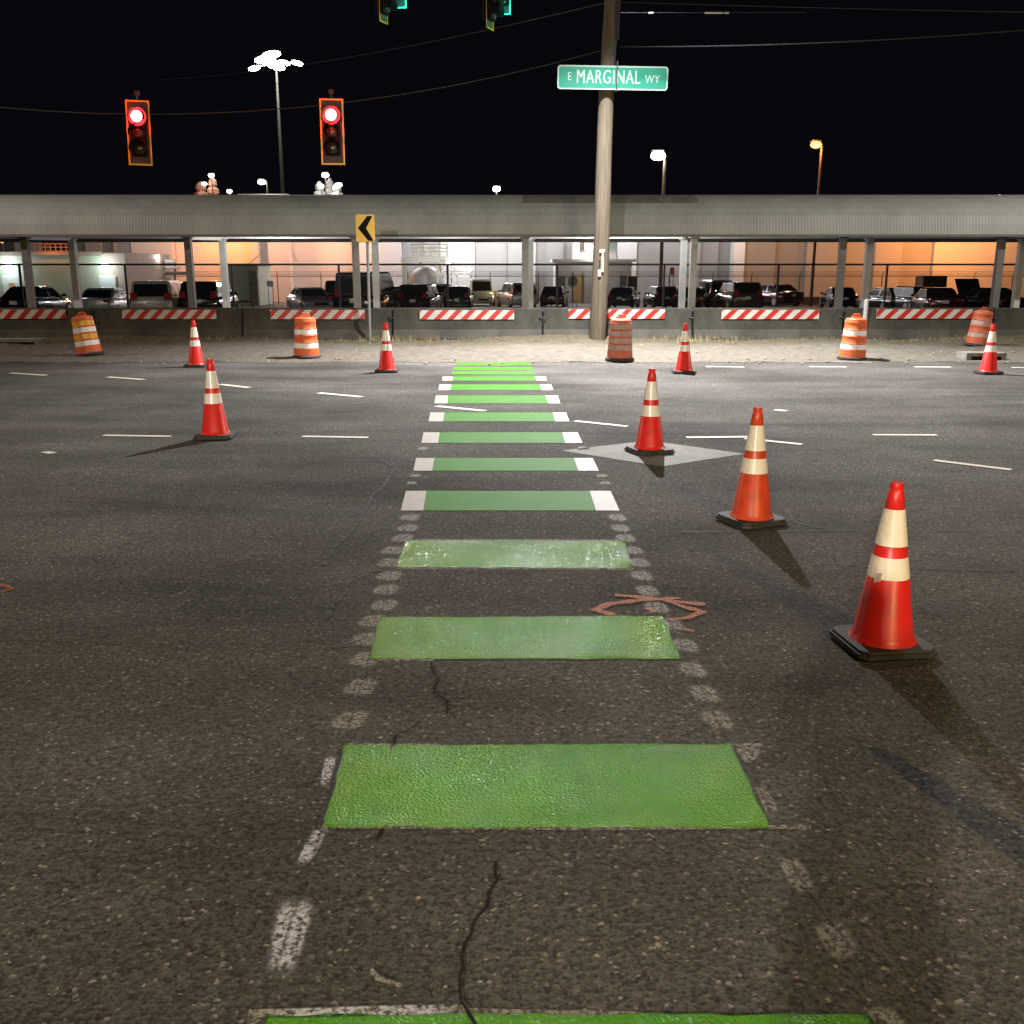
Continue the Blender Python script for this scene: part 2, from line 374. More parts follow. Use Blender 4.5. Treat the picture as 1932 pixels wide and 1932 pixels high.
for p, m in (([(612, 1422), (640, 1422), (622, 1487), (599, 1487)], GHOSTW), ([(590, 1560), (628, 1553), (588, 1635), (550, 1635)], GHOSTW),
             ([(522, 1688), (606, 1686), (560, 1848), (492, 1848)], GHOSTW), ([(1376, 1405), (1444, 1402), (1430, 1442), (1398, 1442)], GHOST),
             ([(1418, 1478), (1447, 1480), (1477, 1536), (1446, 1546)], GHOST), ([(1456, 1616), (1512, 1612), (1552, 1692), (1498, 1692)], GHOST),
             ([(1518, 1736), (1594, 1732), (1634, 1808), (1568, 1822)], GHOST), ([(1620, 1898), (1680, 1893), (1730, 1940), (1640, 1945)], GHOST), ([(470, 1902), (900, 1890), (884, 1916), (480, 1922)], GHOSTW)):
    soft_mark(p, m, 0.006, 1.0)
# lane dashes
def dash(a, b, w=0.10):
    A, B = G(*a, 0.007), G(*b, 0.007); d = (B - A).normalized(); n = Vector((-d.y, d.x, 0)) * w / 2
    bm = BM(); poly(bm, [A - n, B - n, B + n, A + n]); obj('lane_dash', bm, DASHP, road)
for a, b in (((20, 703.5), (88, 708)), ((203, 711), (272, 716)), ((416, 725), (470, 731)), ((601, 741), (683, 748.5)), ((824, 766), (915, 775)),
             ((1085, 794), (1183, 804)), ((1405, 827), (1513, 838)), ((1762, 868), (1908, 886)), ((195, 821), (322, 823)), ((570, 823), (695, 825)),
             ((1295, 825), (1430, 823.5)), ((1647, 820), (1768, 820.5)), ((1332, 691.5), (1404, 692)), ((1527, 691.5), (1597, 692)), ((1725, 692), (1795, 692.5)), ((1908, 693), (1990, 694)),
             ((84, 852), (100, 855)), ((1462, 773), (1484, 775))):
    dash(a, b, 0.09 if a[1] > 780 else 0.12)
# concrete diamond patch round a manhole
quad_mark('concrete_patch', [(1058, 850), (1225, 831), (1404, 856), (1250, 880)], CONC2, 0.004)
# utility mark-out in orange spray
def ribbon(name, px, w, m, z=0.009, jit=0.0, parent=road):
    pts = [G(x, y, z) for x, y in px]; out = [pts[0]]; jj = 0.0
    for a, b in zip(pts, pts[1:]):
        k = max(1, int((b - a).length / 0.035))
        for s in range(1, k + 1):
            p = a.lerp(b, s / k); n = Vector((-(b - a).y, (b - a).x, 0)).normalized()
            jj = max(-jit * 1.6, min(jit * 1.6, jj + random.uniform(-jit, jit) * .8)); p += n * jj
            out.append(p)
    bm = BM(); prev = None
    for i, p in enumerate(out):
        d = (out[min(i + 3, len(out) - 1)] - out[max(i - 3, 0)]).normalized(); n = Vector((-d.y, d.x, 0)); ww = w / 2 * (random.uniform(0.5, 1.2) if jit else 1)
        a, b = bm.verts.new(p - n * ww), bm.verts.new(p + n * ww)
        if prev: bm.faces.new((prev[0], a, b, prev[1]))
        prev = (a, b)
    return obj(name, bm, m, parent)
ribbon('spray_mark', [(1160, 1122), (1215, 1127), (1330, 1140)], 0.055, SPRAY, jit=0.004)
ribbon('spray_mark', [(1285, 1128), (1215, 1132), (1150, 1139), (1126, 1150), (1160, 1160)], 0.055, SPRAY, 0.010, jit=0.004)
ribbon('spray_mark', [(1255, 1133), (1326, 1154), (1296, 1165), (1262, 1168)], 0.055, SPRAY, 0.011, jit=0.004)
ribbon('spray_mark', [(1218, 1147), (1232, 1153), (1222, 1156)], 0.03, SPRAY, 0.010, jit=0.004)
ribbon('spray_mark', [(1272, 1184), (1310, 1190)], 0.03, SPRAY, jit=0.004)
ribbon('spray_mark', [(-30, 1102), (8, 1104), (24, 1110), (4, 1116), (-30, 1118)], 0.04, SPRAY, jit=0.004)
ribbon('spray_mark', [(700, 1828), (712, 1846), (757, 1858)], 0.022, BEAD, jit=0.004)
# cracks and saw cuts
for px, w in (([(902, 1940), (895, 1915), (880, 1885), (884, 1800), (905, 1745), (930, 1700), (943, 1660), (936, 1625)], 0.009),
              ([(737, 1412), (745, 1385), (768, 1372), (784, 1360)], 0.009), ([(845, 1345), (838, 1330), (815, 1300), (820, 1280), (809, 1250)], 0.010),
              ([(748, 880), (738, 900), (705, 930), (690, 960), (660, 1000), (640, 1020), (622, 1042), (612, 1066)], 0.035), ([(720, 868), (738, 880), (752, 882)], .02), ([(690, 960), (650, 975)], .02),
              ([(725, 1074), (690, 1080), (655, 1105), (650, 1120), (628, 1150), (610, 1170)], 0.026), ([(694, 1200), (660, 1215), (620, 1222)], 0.018),
              ([(712, 1585), (722, 1562)], 0.01), ([(1480, 1060), (1650, 1068), (1932, 1080)], 0.02)):
    ribbon('crack', px, w, CRACK if w < 0.018 else CRACKW, 0.0075, jit=0.014)
for px, w in (([(0, 1568), (160, 1571), (545, 1587), (900, 1593), (1300, 1600), (1600, 1618)], 0.008), ([(518, 1838), (556, 1715), (592, 1612), (640, 1440), (664, 1350), (697, 1240), (724, 1140), (742, 1060), (766, 975)], 0.008),
              ([(1632, 1815), (1590, 1765), (1500, 1640), (1440, 1500), (1355, 1358), (1305, 1260), (1270, 1180), (1215, 1085), (1165, 975)], 0.008),
              ([(0, 1208), (300, 1216), (560, 1214)], 0.012), ([(1285, 1003), (1600, 1000), (1932, 1002)], 0.022), ([(1480, 960), (1500, 985), (1560, 997)], 0.03), ([(1050, 738), (1200, 748), (1380, 762)], 0.05)):
    ribbon('saw_cut', px, w, SEAM, 0.009)
# drain inlet at the road edge; the left one stands in for a dark line
for x0, x1, yy in ((1822, 1897, 681), (-60, 74, 652.5)):
    a, b = G(x0, yy), G(x1, yy)
    bm = BM(); box(bm, a.x, b.x, a.y - 0.02, a.y + 0.45, 0.0, 0.16)
    box(bm, a.x + .1, b.x - .1, a.y - 0.023, a.y + .1, 0.012, 0.09, 1)
    o = obj('drain_inlet', bm, [CONC2, BLACK]); tag(o, 'concrete drain inlet at road edge ' + ('beside the rightmost cone' if x0 > 0 else 'standing in for a dark line left of the amber banded barrel'), 'drain')

# dry grass along the barrier
bm = BM()
for k in range(9000):
    x = random.uniform(-17, 17); y = 25.45 - abs(random.gauss(0, 0.45)); c = 0.5 + 0.5 * math.sin(x * 1.3 + 2) * math.sin(x * 0.4)
    if random.random() > 0.25 + 0.75 * c: continue
    h = random.uniform(0.04, 0.20) * (0.5 + 0.6 * c); a = random.uniform(0, 6.3); l = random.uniform(0, 0.10); w = 0.008
    z = 0.02
    v = [bm.verts.new((x - w * math.cos(a), y - w * math.sin(a), z)), bm.verts.new((x + w * math.cos(a), y + w * math.sin(a), z)), bm.verts.new((x + l * math.sin(a), y + l * math.cos(a), z + h))]
    bm.faces.new(v)
g = obj('dry_grass', bm, dirty('dry_grass', (0.36, 0.30, 0.14), (0.16, 0.14, 0.06), 2, 0.9)); g['kind'] = 'stuff'; tag(g, 'dry yellow grass tufts along the foot of the concrete barrier', 'grass')
bm = BM()
for k in range(700):
    x = random.uniform(-17, 17); y = random.uniform(19.4, 25.6) if random.random() < .7 else random.uniform(19.2, 20.4); r = random.choice((0.01, 0.015, 0.02, 0.035)); z = r * .5 + (0.02 if y > 19.9 else 0)
    m4 = Matrix.Translation((x, y, z)) @ Matrix.Rotation(random.uniform(0, 3), 4, 'Z') @ Matrix.Diagonal((1, random.uniform(.6, 1), .6, 1))
    bmesh.ops.create_icosphere(bm, subdivisions=1, radius=r, matrix=m4)
g = obj('loose_stones', bm, GRAVEL); g['kind'] = 'stuff'; tag(g, 'small loose stones scattered over the gravel shoulder', 'stones')

# ---------------------------------------------------------------- concrete barriers with striped boards
def barrier_mesh(l):
    bm = BM(); prof = [(-0.30, 0), (-0.30, 0.08), (-0.15, 0.30), (-0.085, 0.80), (-0.07, 0.83), (0.07, 0.83), (0.085, 0.80), (0.15, 0.30), (0.30, 0.08), (0.30, 0)]
    a = [bm.verts.new((-l / 2, y, z)) for y, z in prof]; b = [bm.verts.new((l / 2, y, z)) for y, z in prof]
    bm.faces.new(a); bm.faces.new(b[::-1])
    for i in range(len(a)):
        j = (i + 1) % len(a); bm.faces.new((a[i], b[i], b[j], a[j]))
    return bm
BL = 3.82; BY = 25.7
bnames = {-5: 'dark weathered concrete barrier beyond the far left edge', -4: 'concrete barrier with striped board at far left behind the amber banded barrel', -3: 'concrete barrier with lighter square patch behind the two left cones',
          -2: 'concrete barrier behind the upright orange and white barrel left of crosswalk', -1: 'concrete barrier with striped board just left of the crosswalk end, chevron post at its side',
          0: 'concrete barrier behind the wooden utility pole and faded barrel', 1: 'concrete barrier behind the cone right of the utility pole', 2: 'concrete barrier behind the bright white banded barrel at right', 3: 'concrete barrier at far right behind the tilted brown barrel'}
boards = {-4: (-60, 125), -3: (230, 407), -2: (510, 688), -1: (792, 970), 0: (1073, 1255), 1: (1361, 1545), 2: (1655, 1835)}
boards = {k: v for k, v in boards.items()}
jx0 = P(1024, 600, BY - .2).x
for k in range(-5, 5):
    cx = jx0 + BL * (k + 0.5)
    t = thing('concrete_barrier', bnames.get(k, 'concrete barrier beyond the far right edge'), 'barrier', (cx, BY, 0.0), 0, 'concrete barriers along the shoulder')
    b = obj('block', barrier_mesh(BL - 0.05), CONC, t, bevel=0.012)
    bm = BM(); lathe(bm, [(0.018, 0.05), (0.018, 0.72)], 8, cx=BL / 2, cy=-0.03); lathe(bm, [(0.05, 0.72), (0.05, 0.76), (0.03, 0.80), (0.02, 0.86)], 8, cx=BL / 2, cy=-0.03)
    tube(bm, [(BL / 2 - .1, -0.12, 0.60), (BL / 2, -0.16, 0.58), (BL / 2 + .1, -0.12, 0.60)], 0.014, 6)
    obj('joint_pin', bm, DARKM, t)
    t.rotation_euler = (0, 0, R([.3, -.5, .4, -.2, .55, -.4, .2, -.5, .3, .1][k + 5])); t.location.y += [.02, -.03, .03, 0, -.02, .03, -.03, .02, 0, .02][k + 5]
def board(k, x0, x1):
    root = [o for o in COL.objects if o.name.startswith('concrete_barrier') and abs(o.location.x - (jx0 + BL * ((k + 0.5)))) < 0.1]
    A = P(x0, 592, BY - 0.125).x; B = P(x1, 592, BY - 0.125).x; L_ = B - A
    z0, z1 = P(0, 602, BY - .12).z, P(0, 584.5, BY - .12).z
    bm = BM(); y0 = BY - 0.135; pitch = L_ / 7.0; lean = (z1 - z0) * 1.0
    box(bm, A, B, y0 + 0.003, y0 + 0.025, z0, z1, 0)
    x = A - lean - pitch * (0.85 if k % 2 == 0 else 0.3)
    ph = random.uniform(0, 1)
    while x < B:
        q = [(x, z0), (x + pitch * .47, z0), (x + pitch * .47 + lean, z1), (x + lean, z1)]
        # clip to the board
        def clip(pp, lim, s):
            out = []
            for i in range(len(pp)):
                a, b = pp[i], pp[(i + 1) % len(pp)]; ia, ib = s * (a[0] - lim) >= 0, s * (b[0] - lim) >= 0
                if ia: out.append(a)
                if ia != ib:
                    tt = (lim - a[0]) / (b[0] - a[0]); out.append((lim, a[1] + (b[1] - a[1]) * tt))
            return out
        q = clip(q, A, 1); q = clip(q, B, -1) if q else q
        if len(q) > 2: poly(bm, [(a, y0, b) for a, b in q], 1)
        x += pitch
    o = obj('striped_board', bm, [WHITEB, REDB])
    if root:
        o.parent = root[0]; o.location = (-root[0].location.x, -root[0].location.y + BY - root[0].location.y if False else -BY - .004, 0); o.location.z = random.uniform(-.012, .012)
for k, (a, b) in boards.items(): board(k, a, b)

# ---------------------------------------------------------------- traffic cones
def cone_parts(t, body, band, H=0.86):
    bm = BM(); s = 0.205; c = 0.04
    for z0, z1, g_ in ((0.0, 0.024, 1.0), (0.024, 0.040, 0.95)):
        q = s * g_; pts = [(q, q - c), (q - c, q), (c - q, q), (-q, q - c), (-q, c - q), (c - q, -q), (q - c, -q), (q, c - q)]
        a = [bm.verts.new((x, y, z0)) for x, y in pts]; b = [bm.verts.new((x * .985, y * .985, z1)) for x, y in pts]
        bm.faces.new(a[::-1]); bm.faces.new(b)
        for i in range(8): bm.faces.new((a[i], a[(i + 1) % 8], b[(i + 1) % 8], b[i]))
    obj('base', bm, RUBBER, t, bevel=0.004)
    r = lambda f: 0.148 - (0.148 - 0.030) * f       # radius against height fraction
    def rr(z): return r((z - 0.04) / (H - 0.04))
    z = lambda f: 0.04 + (H - 0.04) * f
    bm = BM(); lathe(bm, [(0.165, 0.038), (0.156, 0.052), (rr(z(.04)), z(.04)), (rr(z(.40)), z(.40)), (rr(z(.405)) - .003, z(.405)), (rr(z(.85)) - .003, z(.85)), (rr(z(.855)), z(.855)), (rr(z(.955)), z(.955)), (0.031, z(.962)), (0.033, z(.975)), (0.030, z(1.0)), (0.022, z(1.0))], 40)
    obj('cone_body', bm, body, t, smooth=True).modifiers.new('e', 'EDGE_SPLIT').split_angle = R(40)
    for f0, f1 in ((.41, .545), (.615, .84)):
        bm = BM(); lathe(bm, [(rr(z(f0)) + .001, z(f0)), (rr(z(f1)) + .001, z(f1))], 40, cap=False)
        obj('reflective_band', bm, band, t, smooth=True)
def cone(px, py, Hs, label, body=CONE, band=BAND, rz=0.3, tilt=0):
    g_ = G(px, py)
    t = thing('traffic_cone', label, 'traffic cone', (g_.x, g_.y, 0.014), rz, 'orange traffic cones on the road')
    cone_parts(t, body, band, Hs); t.rotation_euler.x = tilt
    return t
c1 = cone(1663, 1221, 0.83, 'largest and nearest traffic cone, bright red with amber-tinted bands, at right foreground', CONE, BANDT, 0.12)
cone(1417, 986, 0.85, 'orange-red cone with scuffed upper band, second nearest, right of the crosswalk', CONEO, BANDT, 0.42)
cone(1225, 854, 0.845, 'red cone standing on the pale concrete diamond patch', CONE, BAND, 0.35)
cone(407, 826, 0.86, 'red cone on the left roadway, nearer of the two overlapping at left', CONE, BAND, 0.05)
cone(371, 692, 0.86, 'farther of the two left cones, partly hidden behind the nearer one', CONE, BAND, 0.0)
cone(730, 702, 0.86, 'small red cone left of the crosswalk end, right of the chevron post', CONE, BAND, 0.0)
cone(1290, 704, 0.86, 'small red cone near far road edge, right of the utility pole', CONE, BAND, 0.0)
cone(1864, 705.5, 0.86, 'rightmost small red cone near the drain inlet', CONE, BAND, 0.0)
oc = thing('traffic_cone', 'cone just outside the right edge casting a long shadow into view', 'traffic cone', (1.93, 2.2, .014), .2, 'orange traffic cones on the road'); cone_parts(oc, CONE, BAND, .86)
bm = BM()                                             # torn sticker on the nearest cone
a0 = R(205)
for zz in (0,):
    vs = []
    for (da, z) in ((0, .43), (.32, .445), (.34, .50), (.05, .49)):
        rr_ = 0.148 - 0.118 * ((z * .80) - 0.04) / 0.82 + 0.003; a = a0 + da; vs.append((rr_ * math.cos(a), rr_ * math.sin(a), z * .80))
    poly(bm, vs)
obj('sticker', bm, dirty('sticker', (0.6, 0.5, 0.45), (0.25, 0.12, 0.10), 60, 0.5), c1)

# ---------------------------------------------------------------- drums
def drum(px, py, label, body, bands, tilt=(0, 0), H=0.88, lid=True, rz=0, Y=None):
    g_ = G(px, py)
    t = thing('traffic_barrel', label, 'traffic barrel', (g_.x, g_.y, 0.03), rz, 'orange traffic barrels on the shoulder')
    t.rotation_euler = (tilt[0], tilt[1], rz); t.scale = (.98, .98, .95)
    bm = BM(); lathe(bm, [(0.30, 0.0), (0.30, 0.035), (0.28, 0.05), (0.26, 0.055)], 32); obj('rubber_base', bm, RUBBER, t)
    bm = BM(); z0 = 0.05
    prof = [(0.262, z0), (0.258, 0.20)]
    st = [0.20, 0.345, 0.49, 0.635]; rad = [0.250, 0.241, 0.232, 0.222]
    for z, r_ in zip(st, rad): prof += [(r_ + .006, z), (r_ - .002, z + .012), (r_ - .004, z + .118), (r_ + .003, z + .13)]
    prof += [(0.218, 0.79), (0.212, 0.83), (0.185, 0.855), (0.10, 0.865)]
    lathe(bm, prof, 36); obj('barrel_body', bm, body, t, smooth=True).modifiers.new('e', 'EDGE_SPLIT').split_angle = R(35)
    for z, r_, m in zip(st, rad, bands):
        if m is None: continue
        bm = BM(); lathe(bm, [(r_, z + .013), (r_ - .002, z + .117)], 36, cap=False); obj('reflective_band', bm, m, t, smooth=True)
    bm = BM(); tube(bm, [(-.09, 0, .85), (-.085, 0, .90), (-.05, 0, .935), (.05, 0, .935), (.085, 0, .90), (.09, 0, .85)], .018, 8); box(bm, -.05, .05, -.03, .03, .86, .90)
    obj('handle', bm, body, t, bevel=.004)
    return t
drum(170, 673, 'leaning barrel with amber and white bands at far left of shoulder', BARL, [BWHITE, BYEL, BWHITE, BYEL], (R(-3), R(-8)))
drum(579, 677, 'clean upright orange barrel with two white bands, left of the crosswalk', BARL, [BWHITE, None, BWHITE, None])
drum(1169, 682, 'faded dirty pink-orange barrel beside the wooden pole', BARLD, [BDULL, BDULL, BDULL, BDULL], (0, R(0.5)))
drum(1607, 680, 'bright orange barrel with two white bands at the right', BARL, [BWHITE, None, BWHITE, None], (0, R(2)))
t = drum(1842, 655, 'tilted brownish barrel resting close to the barrier at far right', BARLB, [BDULL, None, BDULL, None], (R(-2), R(7)))

# ---------------------------------------------------------------- covered walkway
FY, KY = 29.6, 31.5
w = thing('covered_walkway', 'long covered walkway with rounded corrugated metal roof across the scene', 'walkway', (0, 30.5, 0))
O = Vector((0, -30.5, 0))
def part(name, bm, m, parent, **k):
    o = obj(name, bm, m, parent, **k)
    return o
def wloc(bm, off): bmesh.ops.translate(bm, verts=bm.verts[:], vec=off); return bm
prof = []
for i in range(17):
    a = math.pi * i / 16
    prof.append((30.9 - 1.78 * math.cos(a) * (1 if True else 0), 2.72 + 1.20 * math.sin(a) ** 0.85))
bm = BM(); rows = []; step = 0.045; nX = int(56 / step)
for i in range(nX + 1):
    x = -28 + step * i; off = 0.0045 * (1 if i % 2 else -1)
    row = []
    for (y, z) in prof:
        d = Vector((0, y - 30.9, z - 2.5)).normalized() * off; row.append(bm.verts.new((x, y + d.y, z + d.z)))
    rows.append(row)
for i in range(nX):
    x = -28 + step * i
    for j in range(len(prof) - 1):
        f = bm.faces.new((rows[i][j], rows[i + 1][j], rows[i + 1][j + 1], rows[i][j + 1]))
        if 0.30 < x < 5.3 and 4 <= j <= 7: f.material_index = 1  # darker material on part of the upper roof
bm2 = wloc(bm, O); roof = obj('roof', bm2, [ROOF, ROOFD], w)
sol = roof.modifiers.new('s', 'SOLIDIFY'); sol.thickness = 0.01
bm = BM(); box(bm, -28, 28, 29.07, 29.16, 2.665, 2.735); box(bm, -28, 28, 32.6, 32.68, 2.60, 2.74); obj('eave_beam', wloc(bm, O), GREYM, w)
bm = BM(); box(bm, -28, 28, KY - .06, KY + .06, 2.68, 2.86); obj('rear_beam', wloc(bm, O), WHITEM, w)
def column(px, py, Y, m, ww=0.19, label=None):
    x = P(px, py, Y).x
    bm = BM(); box(bm, x - ww / 2, x + ww / 2, Y - ww / 2, Y + ww / 2, lot(Y) - .05, 2.68); box(bm, x - ww * .8, x + ww * .8, Y - ww * .8, Y + ww * .8, lot(Y) - .05, lot(Y) + .03)
    box(bm, x - ww * .75, x + ww * .75, Y - ww * .75, Y + ww * .75, 2.64, 2.677); obj('column', wloc(bm, O), m, w, bevel=.004)
for px in (-260, 46, 354, 670, 991, 1310, 1591, 1890, 2190): column(px, 450, FY, GREYM if px not in (670, 991, 1310) else dirty('column_mid', (0.40, 0.40, 0.37), (0.30, 0.30, 0.28), 3, 0.6))
for px in (-150, 135, 419, 707, 1001, 1291, 1641, 1930): column(px, 450, KY, PALEM)
for x0, x1 in ((354, 419), (1291, 1310), (670, 707), (991, 1001), (46, 135)):
    bm = BM(); a = P(x0, 448, FY); b = P(x1, 448, KY); tube(bm, [(a.x, FY, 2.64), (b.x, KY, 2.67)], .05, 6); obj('cross_beam', wloc(bm, O), WHITEM, w)
# ceiling lamps inside the walkway
for px, pw in ((510, 150), (1150, 170), (1240, 70), (850, 50)):
    x = P(px, 440, 30.4).x
    t = thing('ceiling_light', 'slim ceiling light under walkway roof, ' + {510: 'left of the chevron sign', 1150: 'beside the utility pole', 1240: 'right of the utility pole', 850: 'right of the chevron sign'}[px], 'ceiling light', (x, 30.2, 2.98), 0, 'walkway ceiling lights')
    bm = BM(); box(bm, -.6, .6, -.06, .06, .03, .10); obj('housing', bm, WHITEM, t)
    bm = BM(); tube(bm, [(-.55, 0, 0), (.55, 0, 0)], .025, 8); obj('lamp_tube', bm, emit('tube_light', (1, .98, .95), 3), t)
    light('ceiling_light_source', 'POINT', (x, 30.25, 2.90), pw, (1, .98, .95), .1)

# ---------------------------------------------------------------- fences
def fence(name, label, Y, x0, x1, z1, posts, mesh_sp, wr, barb=False, top_r=0.035):
    t = thing(name, label, 'fence', (0, Y, lot(Y))); z = z1 - lot(Y)
    bm = BM(); tube(bm, [(x0, 0, z), (x1, 0, z)], top_r, 6); obj('top_rail', bm, DARKM, t)
    for x in posts:
        bm = BM(); tube(bm, [(x, 0.03, -0.1), (x, 0.03, z + (.0 if not barb else 0.02))], top_r * 1.1, 6)
        if barb: tube(bm, [(x, 0.03, z), (x + .02, -0.25, z + .38)], top_r * .7, 5)
        obj('post', bm, DARKM, t)
    bm = BM(); L_ = x1 - x0; k = int((L_ + z) / mesh_sp)
    for s in (1, -1):
        for i in range(k):
            a = x0 - (z if s > 0 else 0) + i * mesh_sp
            p0, p1 = (a, 0), (a + z, z)
            if s < 0: p0, p1 = (a, z), (a + z, 0)
            if p0[0] < x0 or p1[0] > x1: continue
            bm.faces.new([bm.verts.new(q) for q in ((p0[0], s * .003, p0[1]), (p0[0] + wr, s * .003, p0[1]), (p1[0] + wr, s * .003, p1[1]), (p1[0], s * .003, p1[1]))])
    obj('wire_mesh', bm, DARKM, t)
    if barb:
        bm = BM()
        for q in (.12, .24, .36): tube(bm, [(x0, -.25 * q / .38, z + q), (x1, -.25 * q / .38, z + q)], .012, 4)
        obj('barbed_wire', bm, DARKM, t)
    return t
pst = [P(px, 560, 33.2).x for px in (-165, 42, 240, 440, 641, 845, 1051, 1252, 1466, 1670, 1880, 2085)]
fence('chain_link_fence', 'dark chain-link fence with heavy top rail directly behind the walkway', 33.2, -24, 24, P(966, 499, 33.2).z, pst, 0.075, 0.004)
fence('chain_link_fence', 'far chain-link fence with barbed wire on angled arms, behind the parked cars', 84, -46, 46, P(966, 521, 84).z, [-45 + 3.6 * i + (0.4 if i % 3 else 0) for i in range(26)], 0.22, 0.006, True, 0.035)

# ---------------------------------------------------------------- utility pole, sign, wires
pb = G(1126, 648); ptop = P(1153, 0, pb.y); dirn = (ptop - pb); ln = dirn.length
def along(s): return pb + dirn * (s / ptop.z)       # s: height
t = thing('utility_pole', 'weathered wooden utility pole carrying the green street sign', 'utility pole', pb)
bm = BM(); seg = 20; rings = []
for i in range(25):
    h = -0.1 + 11.4 * i / 24; c = along(h) - pb; r_ = 0.208 - 0.0055 * h + random.uniform(-.004, .004)
    c.x += 0.02 * math.sin(h * .9)
    rings.append([bm.verts.new((c.x + r_ * math.cos(2 * math.pi * k / seg), c.y + r_ * math.sin(2 * math.pi * k / seg), h)) for k in range(seg)])
for a, b in zip(rings, rings[1:]):
    for k in range(seg): bm.faces.new((a[k], a[(k + 1) % seg], b[(k + 1) % seg], b[k]))
bm.faces.new(rings[-1]); obj('pole', bm, WOOD, t, smooth=True)
bm = BM(); a = along(6.0) - pb; b = along(11) - pb; tube(bm, [(a.x + .19, -.13, 6.9), (b.x + .18, -.12, 11)], .035, 8); tube(bm, [(a.x + .10, -.26, 6.05), (a.x + .16, -.26, 8.1)], .018, 6); obj('conduit', bm, DARKM, t)
for (px, py, ww, hh, m) in ((1137, 493, .045, .50, mat('tag_yellow', (.70, .62, .35), .4)), (1131, 515, .07, .16, mat('tag_pale', (.6, .68, .62), .35)), (1133, 474, .05, .06, mat('tag_pale', (.6, .68, .62), .35)), (1139, 473, .05, .06, mat('tag_pale', (.6, .68, .62), .35)), (1131, 502, .03, .30, DARKM)):
    p = P(px, py, pb.y - .20) - pb; bm = BM(); box(bm, p.x - ww / 2, p.x + ww / 2, -.222 - (0.004 if m is not DARKM else 0), -.19, p.z - hh / 2, p.z + hh / 2); obj('pole_tag', bm, m, t, bevel=.003)
ap = along(9.7)
lt = thing('street_lamp', 'street lamp on an arm above the frame, fixed to the wooden pole', 'street lamp', (ap.x, ap.y, 9.6))
bm = BM(); tube(bm, [(0, -.2, -.3), (-.1, -.9, .1), (-.25, -1.9, .15), (2.0 - ap.x, 22.05 - ap.y, .1)], .03, 8); obj('arm', bm, STEEL, lt)
bm = BM(); box(bm, 2.0 - ap.x - .15, 2.0 - ap.x + .15, 21.4 - ap.y, 22.1 - ap.y, -.15, .12); obj('lamp_head', bm, STEEL, lt, bevel=.03)
# street name sign
sa = P(1052, 124, pb.y - .30); sb = P(1259.5, 169.5, pb.y - .30); SW, SH = sb.x - sa.x, sa.z - sb.z
cxs, czs = (sa.x + sb.x) / 2, (sa.z + sb.z) / 2
s = thing('street_sign', 'green street name sign with white lettering mounted on the wooden pole', 'street sign', (cxs, pb.y - .30, czs)); s.rotation_euler = (0, R(0.9), 0)
def rrect(w_, h_, r_, n=6):
    out = []
    for (sx, sz, a0) in ((1, 1, 0), (-1, 1, 90), (-1, -1, 180), (1, -1, 270)):
        for i in range(n + 1):
            a = R(a0 + 90 * i / n); out.append((sx * (w_ / 2 - r_) + r_ * math.cos(a), sz * (h_ / 2 - r_) + r_ * math.sin(a)))
    return out
def plate(name, w_, h_, r_, y, th, m, parent, cx=0, cz=0):
    bm = BM(); prism(bm, [(cx + x, y, cz + z) for x, z in rrect(w_, h_, r_)], th); return obj(name, bm, m, parent)
plate('border', SW, SH, .07, 0, .006, SIGNW, s); plate('panel', SW - .07, SH - .07, .05, -.004, .004, SIGNG, s)
def text(name, body, size, x, z, y, m, parent, sx=1.0, thick=0.0):
    c = bpy.data.curves.new(name, 'FONT'); c.body = body; c.size = size; c.align_x = 'CENTER'; c.align_y = 'CENTER'; c.extrude = .002; c.space_character = 1.10; c.offset = thick
    o = bpy.data.objects.new(name + '_c', c); COL.objects.link(o)
    dg = bpy.context.evaluated_depsgraph_get(); me = bpy.data.meshes.new_from_object(o.evaluated_get(dg)); bpy.data.objects.remove(o)
    b2 = bmesh.new(); b2.from_mesh(me)
    src = b2.verts[:] + b2.edges[:] + b2.faces[:]
    for dx in (-.006, .006):
        d = bmesh.ops.duplicate(b2, geom=src); bmesh.ops.translate(b2, verts=[v for v in d['geom'] if isinstance(v, bmesh.types.BMVert)], vec=(dx * size / .42, 0, dx * .02))
    b2.to_mesh(me); b2.free()
    me.materials.clear(); me.materials.append(m); me.name = name
    n = bpy.data.objects.new(name, me); COL.objects.link(n); n.parent = parent; n.location = (x, y, z); n.rotation_euler = (R(90), 0, 0); n.scale = (sx, 1, 1)
    return n
def sx_(px): return P(px, 147, pb.y - .30).x - cxs
text('lettering', 'MARGINAL', .42, sx_(1147.5), .0, -.008, SIGNW, s, .66, 0)
text('lettering', 'E', .25, sx_(1074.5), .005, -.008, SIGNW, s, .75, 0)
text('lettering', 'WY', .25, sx_(1231), -.03, -.008, SIGNW, s, .80, 0)
bm = BM(); box(bm, sx_(1163.5) - .014, sx_(1163.5) + .014, -.035, -.012, -.30, .36); obj('mounting_strap', bm, DARKM, s)
